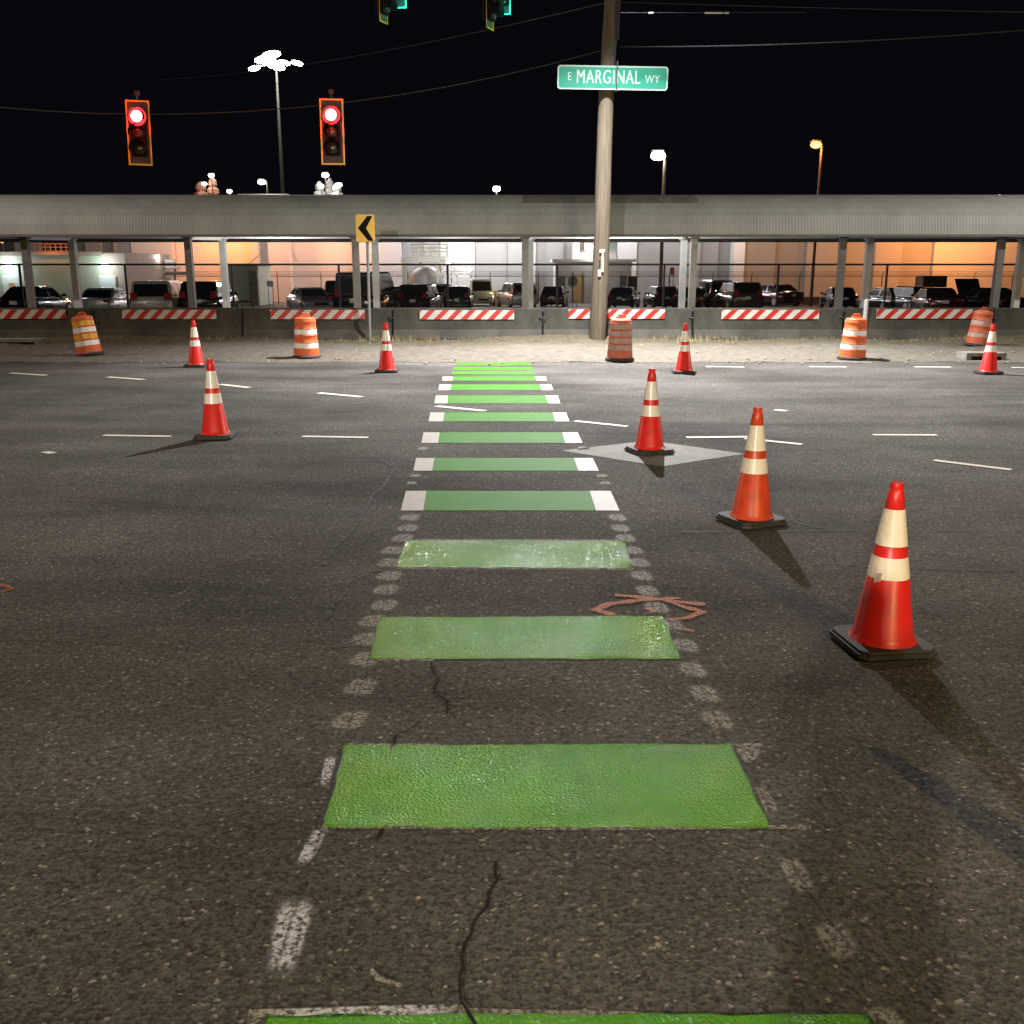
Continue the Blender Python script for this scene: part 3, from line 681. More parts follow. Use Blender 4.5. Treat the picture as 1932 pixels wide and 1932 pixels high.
# overhead wires
def wire(name, label, pts, r_=0.014):
    bm = BM(); tube(bm, pts, r_, 6); o = obj(name, bm, mat('cable', (.028, .027, .028), .8)); tag(o, label, 'cable'); return o
def curve(a, b, sag, n=14):
    a, b = Vector(a), Vector(b); return [a.lerp(b, i / n) - Vector((0, 0, sag * 4 * (i / n) * (1 - i / n))) for i in range(n + 1)]
SY = 24.0
t1 = P(1136, 95, pb.y); e1 = P(-200, 178, SY + 1)
wire('span_wire', 'span wire from the pole past the top of the red signals', curve(t1, e1, 0.85))
wire('overhead_wire', 'upper overhead wire rising left to right up to the pole top', curve(P(1138, 6, pb.y), P(300, 150, 45), 0.3))
wire('overhead_wire', 'overhead wire running right from the pole below the top edge', curve(P(1168, 88, pb.y), P(2100, 42, 20), 0.12))
wire('overhead_wire', 'faint topmost overhead wire running right from the pole top', curve(P(1168, 4, pb.y), P(2100, 26, 23), 0.02), .009)
hw = thing('cable_hardware', 'short row of pale splices clamped on a faint cable, upper right', 'cable hardware', P(1353, 24, 23.5))
bm = BM(); tube(bm, [P(1172, 24, 23.5) - hw.location, P(1520, 24, 23.5) - hw.location], .006, 5); obj('cable', bm, mat('cable', (.028, .027, .028), .8), hw)
for px in (1228, 1334, 1342, 1351, 1360, 1371):
    bm = BM(); p = P(px, 24.5, 23.5) - hw.location; tube(bm, [p + Vector((-.05, 0, 0)), p + Vector((.05, 0, 0))], .02, 6); obj('clamp', bm, mat('clamp', (.5, .48, .40), .4), hw)

# ---------------------------------------------------------------- chevron sign
cb = G(698.5, 645); t = thing('chevron_sign', 'yellow sign with black left-pointing chevron on a thin steel post', 'road sign', cb)
topx = P(690, 405, cb.y) - cb
bm = BM(); tube(bm, [(0, 0, -.05), (topx.x * .9 + .02, 0, topx.z)], .035, 8); obj('post', bm, STEEL, t)
a = P(670.5, 404.5, cb.y - .05) - cb; b = P(708, 456, cb.y - .05) - cb; cx, cz = (a.x + b.x) / 2, (a.z + b.z) / 2
plate('panel', b.x - a.x, a.z - b.z, .04, -.06, .004, SIGNY, t, cx, cz)
W_, H_ = (b.x - a.x) / 2, (a.z - b.z) / 2
bm = BM(); prism(bm, [(cx + x * W_, -.064, cz + z * H_) for x, z in ((.25, .88), (.80, .88), (.08, 0), (.86, -.94), (.28, -.94), (-.78, 0))], .003); obj('chevron', bm, BLACK, t)
# pale marker post behind the right barrel
mb = G(1612, 640); p2 = P(1617, 588, mb.y - mb.y * 0); t = thing('marker_post', 'short pale marker post behind the bright right barrel', 'marker post', (mb.x, 25.6, 0))
bm = BM(); lathe(bm, [(.10, 0), (.10, .03), (.055, .05), (.05, 1.0), (.035, 1.05)], 14); obj('post', bm, PALEM, t, smooth=False)

# ---------------------------------------------------------------- traffic signals
def signal(px0, px1, py0, py1, Y, label, lit='red', rz=0.0, group='traffic signals', border=YBORD):
    a, b = P(px0, py0, Y), P(px1, py1, Y); w_, h_ = b.x - a.x, a.z - b.z
    t = thing('traffic_signal', label, 'traffic signal', ((a.x + b.x) / 2, Y, (a.z + b.z) / 2), rz, group)
    bm = BM(); box(bm, -w_ / 2, w_ / 2, 0, .01, -h_ / 2, h_ / 2); obj('backplate', bm, mat('backplate_black', (.10, .06, .06), .9), t)
    bm = BM(); bw = .035
    box(bm, -w_ / 2, w_ / 2, -.006, -.003, h_ / 2 - bw, h_ / 2); box(bm, -w_ / 2, w_ / 2, -.006, -.003, -h_ / 2, -h_ / 2 + bw)
    box(bm, -w_ / 2, -w_ / 2 + bw, -.006, -.003, -h_ / 2 + bw, h_ / 2 - bw); box(bm, w_ / 2 - bw, w_ / 2, -.006, -.003, -h_ / 2 + bw, h_ / 2 - bw); obj('border', bm, border, t)
    bm = BM(); hw_ = .17; box(bm, -hw_, hw_, -.10, .14, -h_ * .36, h_ * .36); obj('housing', bm, BLACK, t, bevel=.02)
    d = h_ * .245
    for k, zc in enumerate((d, 0, -d)):
        on = (lit == 'red' and k == 0) or (lit == 'green' and k == 2)
        m = (REDL if lit == 'red' else emit('signal_green', (0.05, 1.0, 0.75), 30)) if on else mat('lens_dark', (.03, .02, .02), .25)
        R_ = .20 if on else .15
        bm = BM(); lathe(bm, [(R_, 0), (R_ * .8, .03), (R_ * .4, .045), (.01, .05)], 24)
        bmesh.ops.transform(bm, matrix=Matrix.Translation((0, -.10, zc)) @ Matrix.Rotation(R(90), 4, 'X'), verts=bm.verts[:]); lens = obj('lens', bm, m, t, smooth=True)
        bm = BM(); n = 14; prev = None
        for i in range(n + 1):
            aa = R(-25 + 230 * i / n); x, z = .175 * math.cos(aa), .175 * math.sin(aa) + zc
            q = (bm.verts.new((x, -.10, z)), bm.verts.new((x, -.30, z)))
            if prev: bm.faces.new((prev[0], q[0], q[1], prev[1]))
            prev = q
        v = obj('visor', bm, BLACK, t)
        if on and lit == 'red':
            bm = BM(); lathe(bm, [(.12, .040), (.08, .06), (.01, .068)], 24); bmesh.ops.transform(bm, matrix=Matrix.Translation((0, -.10, zc)) @ Matrix.Rotation(R(90), 4, 'X'), verts=bm.verts[:]); obj('lens_core', bm, REDC, lens, smooth=True); v.modifiers.new('s', 'SOLIDIFY').thickness = .004
    bm = BM(); tube(bm, [(0, .03, h_ / 2 - .05), (0, .03, h_ / 2 + .12)], .025, 8); box(bm, -.05, .05, -.01, .07, h_ / 2 + .1, h_ / 2 + .2); obj('hanger', bm, DARKM, t)
    return t
sA = signal(235, 289, 189, 312, SY, 'red traffic signal at far left with yellow-edged backplate, glowing red')
sB = signal(602, 651.5, 186, 311, SY, 'red traffic signal left of the utility pole, nearer the tall floodlight mast, glowing red')
sA.rotation_euler = (0, R(1.5), R(6)); sB.rotation_euler = (0, R(0.4), R(2))
for sg in (sA, sB):
    light('signal_glow', 'POINT', sg.location + Vector((0, -.55, .36)), 45, (1, .01, .03), .08)
    light('signal_spill', 'POINT', sg.location + Vector((0, -.9, -.3)), 3, (1, .45, .1), .08)
for i, (x0, x1, yb) in enumerate(((730, 768, 16.5), (932, 964, 28.5))):
    a = P(x0, yb, 26.0)
    g1 = signal(x0, x1, yb - 118, yb, 26.0, ('left' if i == 0 else 'right') + ' of the two cyan-edged signals cut off by the top edge', 'none', R(0), 'signals cut off by the top edge', mat('border_cyan_light_tint', (.25, .95, .80), .4))  # the signal's cyan light is put into the border colour
    g1.rotation_euler = (0, 0, R(-12))
    g2 = signal(x0 - 8 - 18, x0 - 8 + 18, yb - 95, yb + 27, 25.8, ('left' if i == 0 else 'right') + ' of the two edge-on yellow-bordered signals at the top edge', 'none', R(72), 'signals cut off by the top edge', mat('amber_border', (.95, .42, .0), .4))
    g2.rotation_euler = (0, 0, R(68))
    light('signal_glow', 'POINT', g1.location + Vector((0.22, -.38, -.72)), 13, (.02, 1, .7), .05)

# ---------------------------------------------------------------- site buildings
HY = 96.0
hg = thing('hangar', 'huge pale hangar wall of tall panels filling the background beyond the fences', 'hangar', (0, HY, lot(HY)))
def hx(px, Y): return P(px, 480, Y).x
panels = [(135, 166, .30, 0), (166, 196, .34, .5), (196, 218, .25, 0), (218, 255, .42, .4), (255, 332, .55, .9), (332, 482, .66, 0), (482, 496, .55, 1.6), (496, 512, .62, .8), (512, 552, .66, 1.2), (552, 668, .66, 0),
          (668, 712, .68, .5), (712, 760, .60, .9), (760, 800, .40, .0), (800, 833, .50, .3), (833, 897, .78, 1.0), (897, 958, .58, .6), (958, 1002, .55, .9), (1002, 1010, .8, 1.4), (1010, 1063, .48, .5), (1063, 1163, .46, .2), (1163, 1199, .75, 1.1), (1199, 1287, .42, .3), (1287, 1320, .40, .5),
          (1320, 1354, .36, .3), (1354, 1377, .32, .15), (1377, 1397, .80, 1.9), (1397, 1460, .42, .6), (1460, 1519, .36, .2), (1519, 1590, .44, .6), (1590, 1648, .46, .2), (1648, 1698, .50, .5), (1698, 1757, .42, .1), (1757, 1885, .62, .6), (1885, 2060, .55, .2)]
for (a, b, al, dy) in panels:
    bm = BM(); Yf = HY - dy
    al = round(al * .92, 2)
    box(bm, hx(a, HY), hx(b, HY) - .02, -dy, 3.0, 0, 8.7)
    m = dirty('siding_%d' % int(al * 100), (al, al * .985, al * .95), (al * .88, al * .86, al * .83), .25, .65, 0.0, stretch=(1, 1, .3))
    obj('wall_panel', bm, m, hg)
bm = BM(); box(bm, hx(135, HY) - .2, hx(2060, HY) + .2, -2.1, 3.2, 8.7, 8.95); obj('roof_edge', bm, GREYM, hg)
bm = BM()
for i in range(80):
    x = hx(140 + i * 24, HY); box(bm, x - .012, x + .012, -2.02, -1.98, 0, .01)
bm.free()
def flood(px, py, Y, power, color, label, size=.3, vis=True, spread=None, tgt=None):
    p = P(px, py, Y)
    if tgt: light('flood', 'SPOT', p, power, color, size, tgt, spread or 120, .8)
    else: light('flood', 'POINT', p, power, color, size)
# wall-washing light sources without lamp bodies, hidden by the walkway roof
for (px, Yl, z, pw, c) in ((405, 92, 5.4, 3300, SODIUM), (275, 90, 5.6, 700, (1, .85, .82)), (610, 92, 5.2, 1500, SODIUM), (690, 90, 6.0, 1100, (1, .84, .74)), (505, 91, 5.2, 350, COOL), (740, 88, 6.0, 1300, COOL), (865, 89, 6.6, 3600, COOL), (985, 90, 5.6, 1300, COOL), (1090, 88, 5.0, 1700, (1, .92, .9)), (1180, 90, 6.4, 1900, COOL), (1280, 89, 6.0, 700, COOL), (1390, 90, 6.2, 800, (1, .88, .84)), (1500, 88, 5.8, 900, (1, .55, .30)), (1650, 88, 5.4, 1500, (1, .45, .18)), (1815, 90, 5.6, 5200, SODIUM), (1950, 90, 5.8, 1500, (1, .5, .25)), (200, 88, 5.6, 500, (1, .8, .7)), (120, 60, 5.2, 250, (.9, 1, .9)), (60, 84, 6, 300, (1, .8, .6))):
    x = P(px, 440, Yl).x; light('flood_source', 'POINT', (x, Yl, z), pw * (.75 if c == SODIUM else .62), c, .4)
# grey block seen at the very left
bm = BM(); box(bm, P(-200, 480, 100).x, P(29, 480, 100).x, 0, 6, 0, 7.5); box(bm, P(-200, 480, 100).x, P(30, 480, 100).x, -.1, 6.1, 7.5, 7.7); o = obj('warehouse', bm, dirty('siding_grey', (.25, .24, .23), (.2, .19, .18), .3, .7), loc=(0, 100, lot(100))); tag(o, 'dim grey building block behind the low building at far left', 'building')
# low pale building at left
LY = 68.0; lb = thing('low_building', 'low flat-roofed pale green building at left with lit doorways', 'building', (0, LY, lot(LY)))
lz = P(0, 475, LY).z - lot(LY); xa, xb, xc = P(-150, 500, LY).x, P(190, 500, LY).x, P(235, 500, LY).x
PG = dirty('pale_green_wall', (.56, .62, .52), (.48, .54, .45), .6, .7, 0.0)
bm = BM(); box(bm, xa, xb, 0, 9, 0, lz - .25); obj('wall', bm, PG, lb)
bm = BM(); box(bm, xb + .01, xc, .15, 9, 0, lz - .1); obj('wall', bm, dirty('wall_orange_light_tint', (.60, .50, .44), (.52, .42, .36), .6, .7), lb)  # orange light on this end wall is put into its colour
bm = BM(); box(bm, xa, xb + .1, -.2, 9.2, lz - .24, lz); obj('roof', bm, dirty('roof_edge_pale', (.40, .36, .30), (.5, .42, .34), 1, .7), lb)
for px in (19, 202):
    x = P(px, 520, LY).x
    bm = BM(); box(bm, x - .55, x + .55, -.03, -.003, 0, 2.2); d = obj('door', bm, mat('door_white', (.75, .78, .80), .5), lb)
    bm = BM(); box(bm, x - .2, x + .2, -.30, -.04, 2.75, 2.95); obj('wall_lamp', bm, emit('lamp_white_soft', (.9, 1, .97), 14), lb)
    light('wall_lamp_source', 'POINT', (x, LY - .9, lot(LY) + 2.7), 75, (.85, 1, .95), .12)
    if px == 19:
        for (q0, q1, z0, z1, m) in ((-.15, .28, 1.35, 1.68, mat('notice_orange', (.6, .3, .15), .6)), (-.1, .7, 1.0, 1.3, mat('notice_grey', (.25, .25, .26), .6))):
            bm = BM(); box(bm, x + q0, x + q1, -.05, -.032, z0, z1); obj('notice', bm, m, lb)
rl = thing('roof_railing', 'orange-lit railing along the roof of the low building', 'railing', (0, LY + .4, lot(LY) + lz))
a, b = P(60, 470, LY).x, P(140, 470, LY).x; bm = BM()
for zz in (.05, .3, .52): tube(bm, [(a, 0, zz), (b, 0, zz)], .035, 5)
obj('rail', bm, mat('rail_orange', (.55, .28, .2), .6), rl)
for i in range(9):
    bm = BM(); x = a + (b - a) * i / 8; tube(bm, [(x, 0, 0), (x, 0, .54)], .035, 5); obj('post', bm, mat('rail_orange', (.55, .28, .2), .6), rl)
light('roof_lamp_source', 'POINT', P(88, 452, LY - 1), 70, SODIUM, .15)
def small_lamp(px, py, Y, label, m=LEDO, r_=.16, pole_to=None, arm=0, group='small site lamps'):
    p = P(px, py, Y); zb = lot(Y) if pole_to is None else pole_to
    pxp = p.x + arm
    t = thing('site_lamp', label, 'lamp', (pxp, Y, zb), 0, group)
    bm = BM(); tube(bm, [(0, 0, 0), (0, 0, p.z - zb - .05)], max(.05, r_ * .35), 6, max(.04, r_ * .25)); obj('pole', bm, dirty('lamp_pole', (.20, .15, .12), (.14, .10, .08), 1, .6), t)
    bm = BM(); h = p.z - zb; box(bm, -arm - r_ * .9, -arm + r_ * .9, -r_ * .6, r_ * .9, h + r_ * .2, h + r_ * .6); 
    if arm: tube(bm, [(0, 0, h), (-arm, 0, h + .1)], .04, 5)
    obj('lamp_head', bm, STEEL, t)
    bm = BM(); bmesh.ops.create_icosphere(bm, subdivisions=2, radius=r_ * 1.15, matrix=Matrix.Translation((-arm, -r_ * .3, h - r_ * .25)) @ Matrix.Diagonal((1.0, .9, .62, 1))); obj('lamp_glass', bm, m, t, smooth=True)
    return t
small_lamp(88, 452, 70, 'orange lamp above the roof railing of the low building', LEDO, .12, lot(LY) + 3.6)
small_lamp(4, 455, 70, 'orange lamp at the extreme left above the low building', LEDO, .12, lot(LY) + 3.6)
small_lamp(1241, 291, 80, 'white street lamp just right of the utility pole, on a thin mast', LEDW, .50, None, .55)
light('mast_lamp_source', 'POINT', P(1241, 296, 79.5), 400, COOL, .3)
small_lamp(1539, 271, 75, 'orange street lamp at right on a tall thin mast', emit('lamp_orange_bright', (1, .40, .12), 3.0), .36, None, .45)
light('mast_lamp_source', 'POINT', P(1539, 277, 74.5), 500, SODIUM, .3)
small_lamp(937, 355, 98, 'small white twin lamp on a mast above the walkway, centre', LEDW, .34)
small_lamp(494, 342, 104, 'small white lamp with side arm left of the right signal', LEDW, .34, None, .5)
small_lamp(433, 360, 104, 'small dim white lamp just above the walkway roof, right of the orange vents', LEDW, .24)
small_lamp(308, 374, 100, 'tiny white lamp on roof line right of the left signal', LEDW, .34)
small_lamp(590, 371, 100, 'tiny white lamp on roof line left of the white vents', LEDW, .22)
small_lamp(1885, 369, 100, 'tiny white lamp on roof line at far right', LEDW, .18)
# high mast
mt = P(521, 122, 112); t = thing('floodlight_mast', 'tall floodlight mast with a bright ring of white lamps', 'floodlight mast', (mt.x, 112, lot(112)))
hh = mt.z - lot(112)
bm = BM(); tube(bm, [(0, 0, 0), (0, 0, hh)], .34, 10, .10); obj('pole', bm, dirty('mast_steel', (.03, .027, .025), (.02, .018, .015), .5, .9), t)
bm = BM(); lathe(bm, [(.9, hh - .1), (.9, hh), (.6, hh + .1)], 16); obj('ring', bm, STEEL, t)
for (dx, dy, dz, s) in ((-2.3, 0, -.35, .55), (-1.2, -.8, .35, .75), (-.2, -1.1, .75, .85), (.2, -1.0, -.35, .8), (1.0, -.7, .05, .55), (2.2, 0, .15, .55), (-.6, .8, .3, .6)):
    bm = BM(); bmesh.ops.create_icosphere(bm, subdivisions=3, radius=s, matrix=Matrix.Translation((dx, dy, hh + dz)) @ Matrix.Rotation(R(12 if dx > 0 else -10), 4, 'Y') @ Matrix.Diagonal((1.15, .7, .42, 1))); f = obj('floodlight', bm, emit('lamp_flood', (1, .98, .92), 45), t, smooth=True); f.rotation_euler = (0, 0, 0)
    bm = BM(); tube(bm, [(dx * .2, dy * .2, hh), (dx, dy, hh + dz + s * .35)], .07, 5); obj('arm', bm, STEEL, t)
light('mast_source', 'POINT', (mt.x, 109, mt.z - 1.5), 5200, (1, .96, .9), .8)
# vents on the far roofs
def vent(px, py, w_, Y, m, label):
    top = P(px, py, Y); t = thing('roof_vent', label, 'vent', (top.x, Y, 7.0), 0, 'vents above the roof line'); h = top.z - 7.0
    bm = BM(); lathe(bm, [(w_ * .7, 0), (w_ * .7, h * .25), (w_ * .5, h * .3), (w_ * .5, h * .5)], 12); obj('stack', bm, m, t)
    bm = BM(); lathe(bm, [(w_ * .55, h * .5), (w_ * 1.0, h * .56), (w_ * 1.0, h * .66), (w_ * .5, h * .72), (w_ * .75, h * .78), (w_ * .7, h * .88), (w_ * .2, h)], 12); obj('cap', bm, m, t)
    return t
VO = dirty('vent_orange_light_tint', (.62, .36, .26), (.5, .28, .2), 2, .6); VW = WHITEM  # orange light is put into this base colour
vent(378, 343, .75, 106, VO, 'left orange-lit roof vent below the left signal'); vent(400, 333, .6, 105, VO, 'right taller orange-lit roof vent below the left signal')
vent(603, 342, .65, 106, VW, 'left white-lit roof vent below the right signal'); vent(622, 336, .55, 107, VW, 'middle white-lit roof vent below the right signal'); vent(635, 345, .65, 105, VW, 'right white-lit roof vent below the right signal')
small_lamp(399, 330, 104, 'small lamp atop the orange-lit vents', LEDW, .26); small_lamp(386, 346, 104, 'small lamp beside the orange-lit vents', LEDW, .22)
small_lamp(614, 329, 104, 'small lamp atop the white-lit vents', LEDW, .32); small_lamp(606, 350, 103, 'small lamp left of the white-lit vents', LEDW, .24); small_lamp(640, 348, 103, 'small lamp right of the white-lit vents', LEDW, .26)
light('vent_source', 'POINT', P(392, 350, 101), 260, SODIUM, .3); light('vent_source', 'POINT', P(622, 350, 101), 420, COOL, .3)
a, b = P(457, 372, 100), P(549, 372, 100); bm = BM(); box(bm, a.x, b.x, 0, 4, 0, .22); box(bm, a.x + .2, b.x - .2, .2, 3.8, -1.6, -.003); o = obj('flat_roof', bm, WHITEM, loc=(0, 98.5, a.z - .02)); tag(o, 'long thin white roof edge just above the walkway roof at the mast', 'roof')
light('roof_strip_source', 'POINT', P(500, 358, 96.5), 160, (1, .95, .8), .3)

# metal shed, workshop, booth, platform
def pbox(bm, px0, px1, py0, py1, Y, dpt, base=None, mi=0):
    a, b = P(px0, py0, Y), P(px1, py1, Y); z0 = b.z if base is None else base
    box(bm, a.x, b.x, Y, Y + dpt, z0, a.z, mi)
t = thing('metal_shed', 'ribbed pale metal shed with dark roof edge behind the parked cars', 'shed', (0, 78, 0))
bm = BM(); x0, x1 = P(426, 500, 78).x, P(486, 500, 78).x; zt = P(0, 502, 78).z
box(bm, x0, x1, 0, 4, lot(78), zt)
n = 26
for i in range(n): x = x0 + (x1 - x0) * (i + .2) / n; box(bm, x, x + .05, -.035, -.003, lot(78), zt)
obj('wall', bm, PG, t); bm = BM(); box(bm, x0 - .1, x1 + .1, -.15, 4.1, zt + .003, zt + .15); obj('roof', bm, GREYM, t)
bm = BM(); x = P(478, 520, 78).x; box(bm, x - .3, x + .35, -.25, -.04, lot(78), P(0, 510, 78).z); obj('cabinet', bm, dirty('cabinet', (.3, .27, .24), (.15, .13, .11), 3, .7), t)
t = thing('workshop', 'low white workshop with yellow door and windowed control booth on top', 'building', (0, 88, 0))
LB = dirty('workshop_white', (.72, .70, .72), (.62, .60, .60), .6, .6)
x0, x1 = P(1048, 500, 88).x, P(1192, 500, 88).x; zt = P(0, 494, 88).z
bm = BM(); box(bm, x0, x1, 0, 5, lot(88), zt); obj('wall', bm, LB, t)
bm = BM(); box(bm, x0 - .3, x1 + .3, -.5, 5, zt + .003, zt + .22); obj('roof', bm, WHITEM, t)
for (p0, p1, y0, m, nm) in ((1083, 1096, 518, mat('door_yellow', (.75, .52, .2), .6), 'door'), (1100, 1102, 518, mat('post_orange', (.5, .2, .1), .6), 'frame'), (1052, 1066, 522, GREYM, 'door'), (1170, 1182, 520, GREYM, 'door')):
    bm = BM(); pbox(bm, p0, p1, y0, 560, 88, .03, lot(88)); bmesh.ops.translate(bm, verts=bm.verts[:], vec=(0, -88.035, 0)); obj(nm, bm, m, t)
bm = BM(); x0, x1 = P(1083, 470, 89).x, P(1163, 470, 89).x; z1 = P(0, 452, 89).z; box(bm, x0, x1, 1, 4, zt + .22, z1); obj('booth', bm, dirty('booth_wall', (.55, .54, .50), (.45, .44, .41), 1, .6), t)
bm = BM(); box(bm, x0 - .2, x1 + .2, .7, 4.2, z1 + .003, z1 + .2); obj('booth_roof', bm, WHITEM, t)
for (p0, p1, m) in ((1093, 1102, mat('window_dark', (.08, .06, .06), .2)), (1122, 1133, emit('window_lit', (.85, 1, .7), 1.3)), (1150, 1160, mat('window_green', (.25, .33, .31), .2))):
    bm = BM(); a, b = P(p0, 457, 89), P(p1, 472, 89); box(bm, a.x - .06, b.x + .06, .93, .998, b.z - .06, a.z + .06); wf = obj('window', bm, WHITEM, t)
    bm = BM(); box(bm, a.x, b.x, .90, .928, b.z, a.z); obj('pane', bm, m, wf)
light('booth_source', 'POINT', P(1118, 484, 86.5), 60, (1, .97, .9), .1)
# raised platform with rails
def railing(bm, x0, x1, y, z0, z1, n, rr_=.05, levels=3):
    for i in range(levels): z = z0 + (z1 - z0) * (i + 1) / levels; tube(bm, [(x0, y, z), (x1, y, z)], rr_, 5)
    for i in range(n + 1): x = x0 + (x1 - x0) * i / n; tube(bm, [(x, y, z0), (x, y, z1)], rr_, 5)
PWH = mat('platform_white', (.80, .78, .70), .5)
t = thing('access_platform', 'floodlit white access platform with railings over a rounded tank, behind black van', 'platform', (0, 82, 0))
a, b = P(776, 461, 82), P(843, 482, 82); bm = BM(); railing(bm, a.x, b.x, 0, b.z, a.z, 5); railing(bm, a.x, b.x, 1.4, b.z, a.z, 4); obj('railing', bm, PWH, t)
bm = BM(); box(bm, a.x, b.x, -.1, 1.5, b.z - .5, b.z); obj('deck', bm, PWH, t)
c, d = P(758, 493, 82), P(852, 498, 82); bm = BM(); box(bm, c.x, P(782, 0, 82).x, -.3, 1.6, d.z, c.z + .25); box(bm, P(785, 0, 82).x, d.x, -.3, 1.6, d.z - .1, d.z + .12); obj('beam', bm, PWH, t)
for px in (761, 765, 846, 826): bm = BM(); x = P(px, 520, 82).x; box(bm, x - .09, x + .09, -.1, .1, lot(82), d.z); obj('leg', bm, PWH, t)
bm = BM(); cx_ = P(803, 500, 83.4).x; lathe(bm, [(1.55, lot(83)), (1.5, .6), (1.35, 1.15), (1.05, 1.55), (.6, 1.8), (.05, 1.88)], 24, cx=cx_, cy=2.0); obj('tank', bm, dirty('tank_grey', (.55, .53, .52), (.46, .45, .44), 1, .5), t, smooth=True)
bm = BM(); a, b = P(834, 503, 82), P(891, 520, 82); railing(bm, a.x, b.x, -.2, b.z, a.z, 4); box(bm, a.x, b.x, -.2, 1, b.z - .15, b.z); obj('lower_deck', bm, PWH, t)
for px in (836, 862, 889): bm = BM(); x = P(px, 520, 82).x; box(bm, x - .06, x + .06, -.2, -.08, lot(82), P(0, 520, 82).z); obj('leg', bm, PWH, t)
light('platform_source', 'POINT', P(875, 500, 80), 170, COOL, .15); light('platform_source', 'POINT', P(792, 488, 79), 120, (1, .98, .92), .15)
for px, py, r_ in ((870, 507, .12), (846, 495, .14), (885, 510, .12)):
    bm = BM(); p = P(px, py, 81.4); bmesh.ops.create_icosphere(bm, subdivisions=2, radius=r_); o = obj('work_light', bm, emit('work_light_e', (1, 1, .95), 8), loc=p); tag(o, 'bright round work light on the white access platform, ' + {870: 'middle of the three', 846: 'leftmost of the three', 885: 'rightmost of the three'}[px], 'work light')
# pipes and duct right of the low building
t = thing('pipe_run', 'white pipes and an orange-lit sloping duct beside the low building', 'pipes', (0, 76, 0))
for (px0, py0, px1, py1, r_, m) in ((262, 493, 332, 493, .16, WHITEM), (255, 503, 340, 505, .10, WHITEM), (262, 515, 350, 516, .12, GREYM), (236, 502, 262, 520, .22, VO), (262, 520, 264, 545, .14, VO), (238, 490, 262, 489, .14, VO), (300, 493, 300, 545, .08, GREYM), (330, 493, 330, 545, .08, GREYM)):
    a, b = P(px0, py0, 76), P(px1, py1, 76); bm = BM(); tube(bm, [(a.x, 0, a.z), (b.x, 0, b.z)], r_, 10); obj('pipe', bm, m, t)
light('pipe_source', 'POINT', P(300, 484, 74.5), 60, (1, .95, .92), .1)
t = thing('hose_arc', 'thin pale curved hose arching in front of the orange wall', 'hose', (0, 90, 0))
for q in ([(505, 452), (497, 475), (470, 497), (440, 508)], [(549, 466), (556, 485), (566, 500), (572, 508)]):
    bm = BM(); tube(bm, [(P(x, y, 90).x, 0, P(x, y, 90).z) for x, y in q], .04, 6); obj('hose', bm, dirty('hose_pale', (.7, .55, .4), (.6, .45, .3), 1, .6), t)

def flat(name, label, cat, px0, px1, py0, py1, Y, m, thick=.06, legs=True):
    a, b = P(px0, py0, Y), P(px1, py1, Y); t = thing(name, label, cat, ((a.x + b.x) / 2, Y, lot(Y))); w_ = (b.x - a.x) / 2
    bm = BM(); box(bm, -w_, w_, -thick / 2, thick / 2, b.z - lot(Y), a.z - lot(Y)); obj('panel', bm, m, t, bevel=.01)
    if legs:
        for sx in (-.7, .7): bm = BM(); tube(bm, [(sx * w_, thick * .6 + .03, 0), (sx * w_, thick * .6 + .03, a.z - lot(Y) - .02)], .03, 6); obj('post', bm, STEEL, t)
    return t
flat('notice_sign', 'blank white rectangular sign left of the silver sedan', 'sign', 503, 516, 530, 541, 74, mat('sign_blank', (.8, .8, .78), .5))
flat('orange_sign', 'small upright orange panel sign right of the utility pole', 'sign', 1264, 1272, 505, 519, 80, mat('sign_orange', (.75, .18, .06), .5))
flat('brown_cabinet', 'tall brown equipment cabinet behind the dark coupe', 'cabinet', 1184, 1201, 522, 548, 78, dirty('brown_cab', (.07, .05, .04), (.11, .08, .06), 2, .7), .6, False)
flat('dumpster', 'dark rusty container behind the right hand cars', 'container', 1735, 1775, 520, 568, 76, dirty('rusty', (.05, .025, .015), (.12, .06, .03), 2, .7), 1.5, False)
# stop sign seen from the back
p = P(1080.5, 531, 62); t = thing('stop_sign', 'back of an octagonal sign on a portable tripod stand left of the pole', 'road sign', (p.x, 62, lot(62)))
bm = BM(); r_ = .32; prism(bm, [(r_ * math.cos(R(22.5 + 45 * i)), .0, p.z - lot(62) + r_ * 1.1 * math.sin(R(22.5 + 45 * i))) for i in range(8)], .01); obj('panel', bm, dirty('sign_back', (.38, .42, .40), (.3, .33, .31), 2, .5), t)
bm = BM(); tube(bm, [(0, -.03, .6), (0, -.03, p.z - lot(62) + .55)], .04, 6); obj('post', bm, DARKM, t)
for a in (-.45, .45, 0): bm = BM(); tube(bm, [(0, -.03, .8), (a, -.4 if a else .5, 0)], .03, 6); obj('leg', bm, PALEM, t)
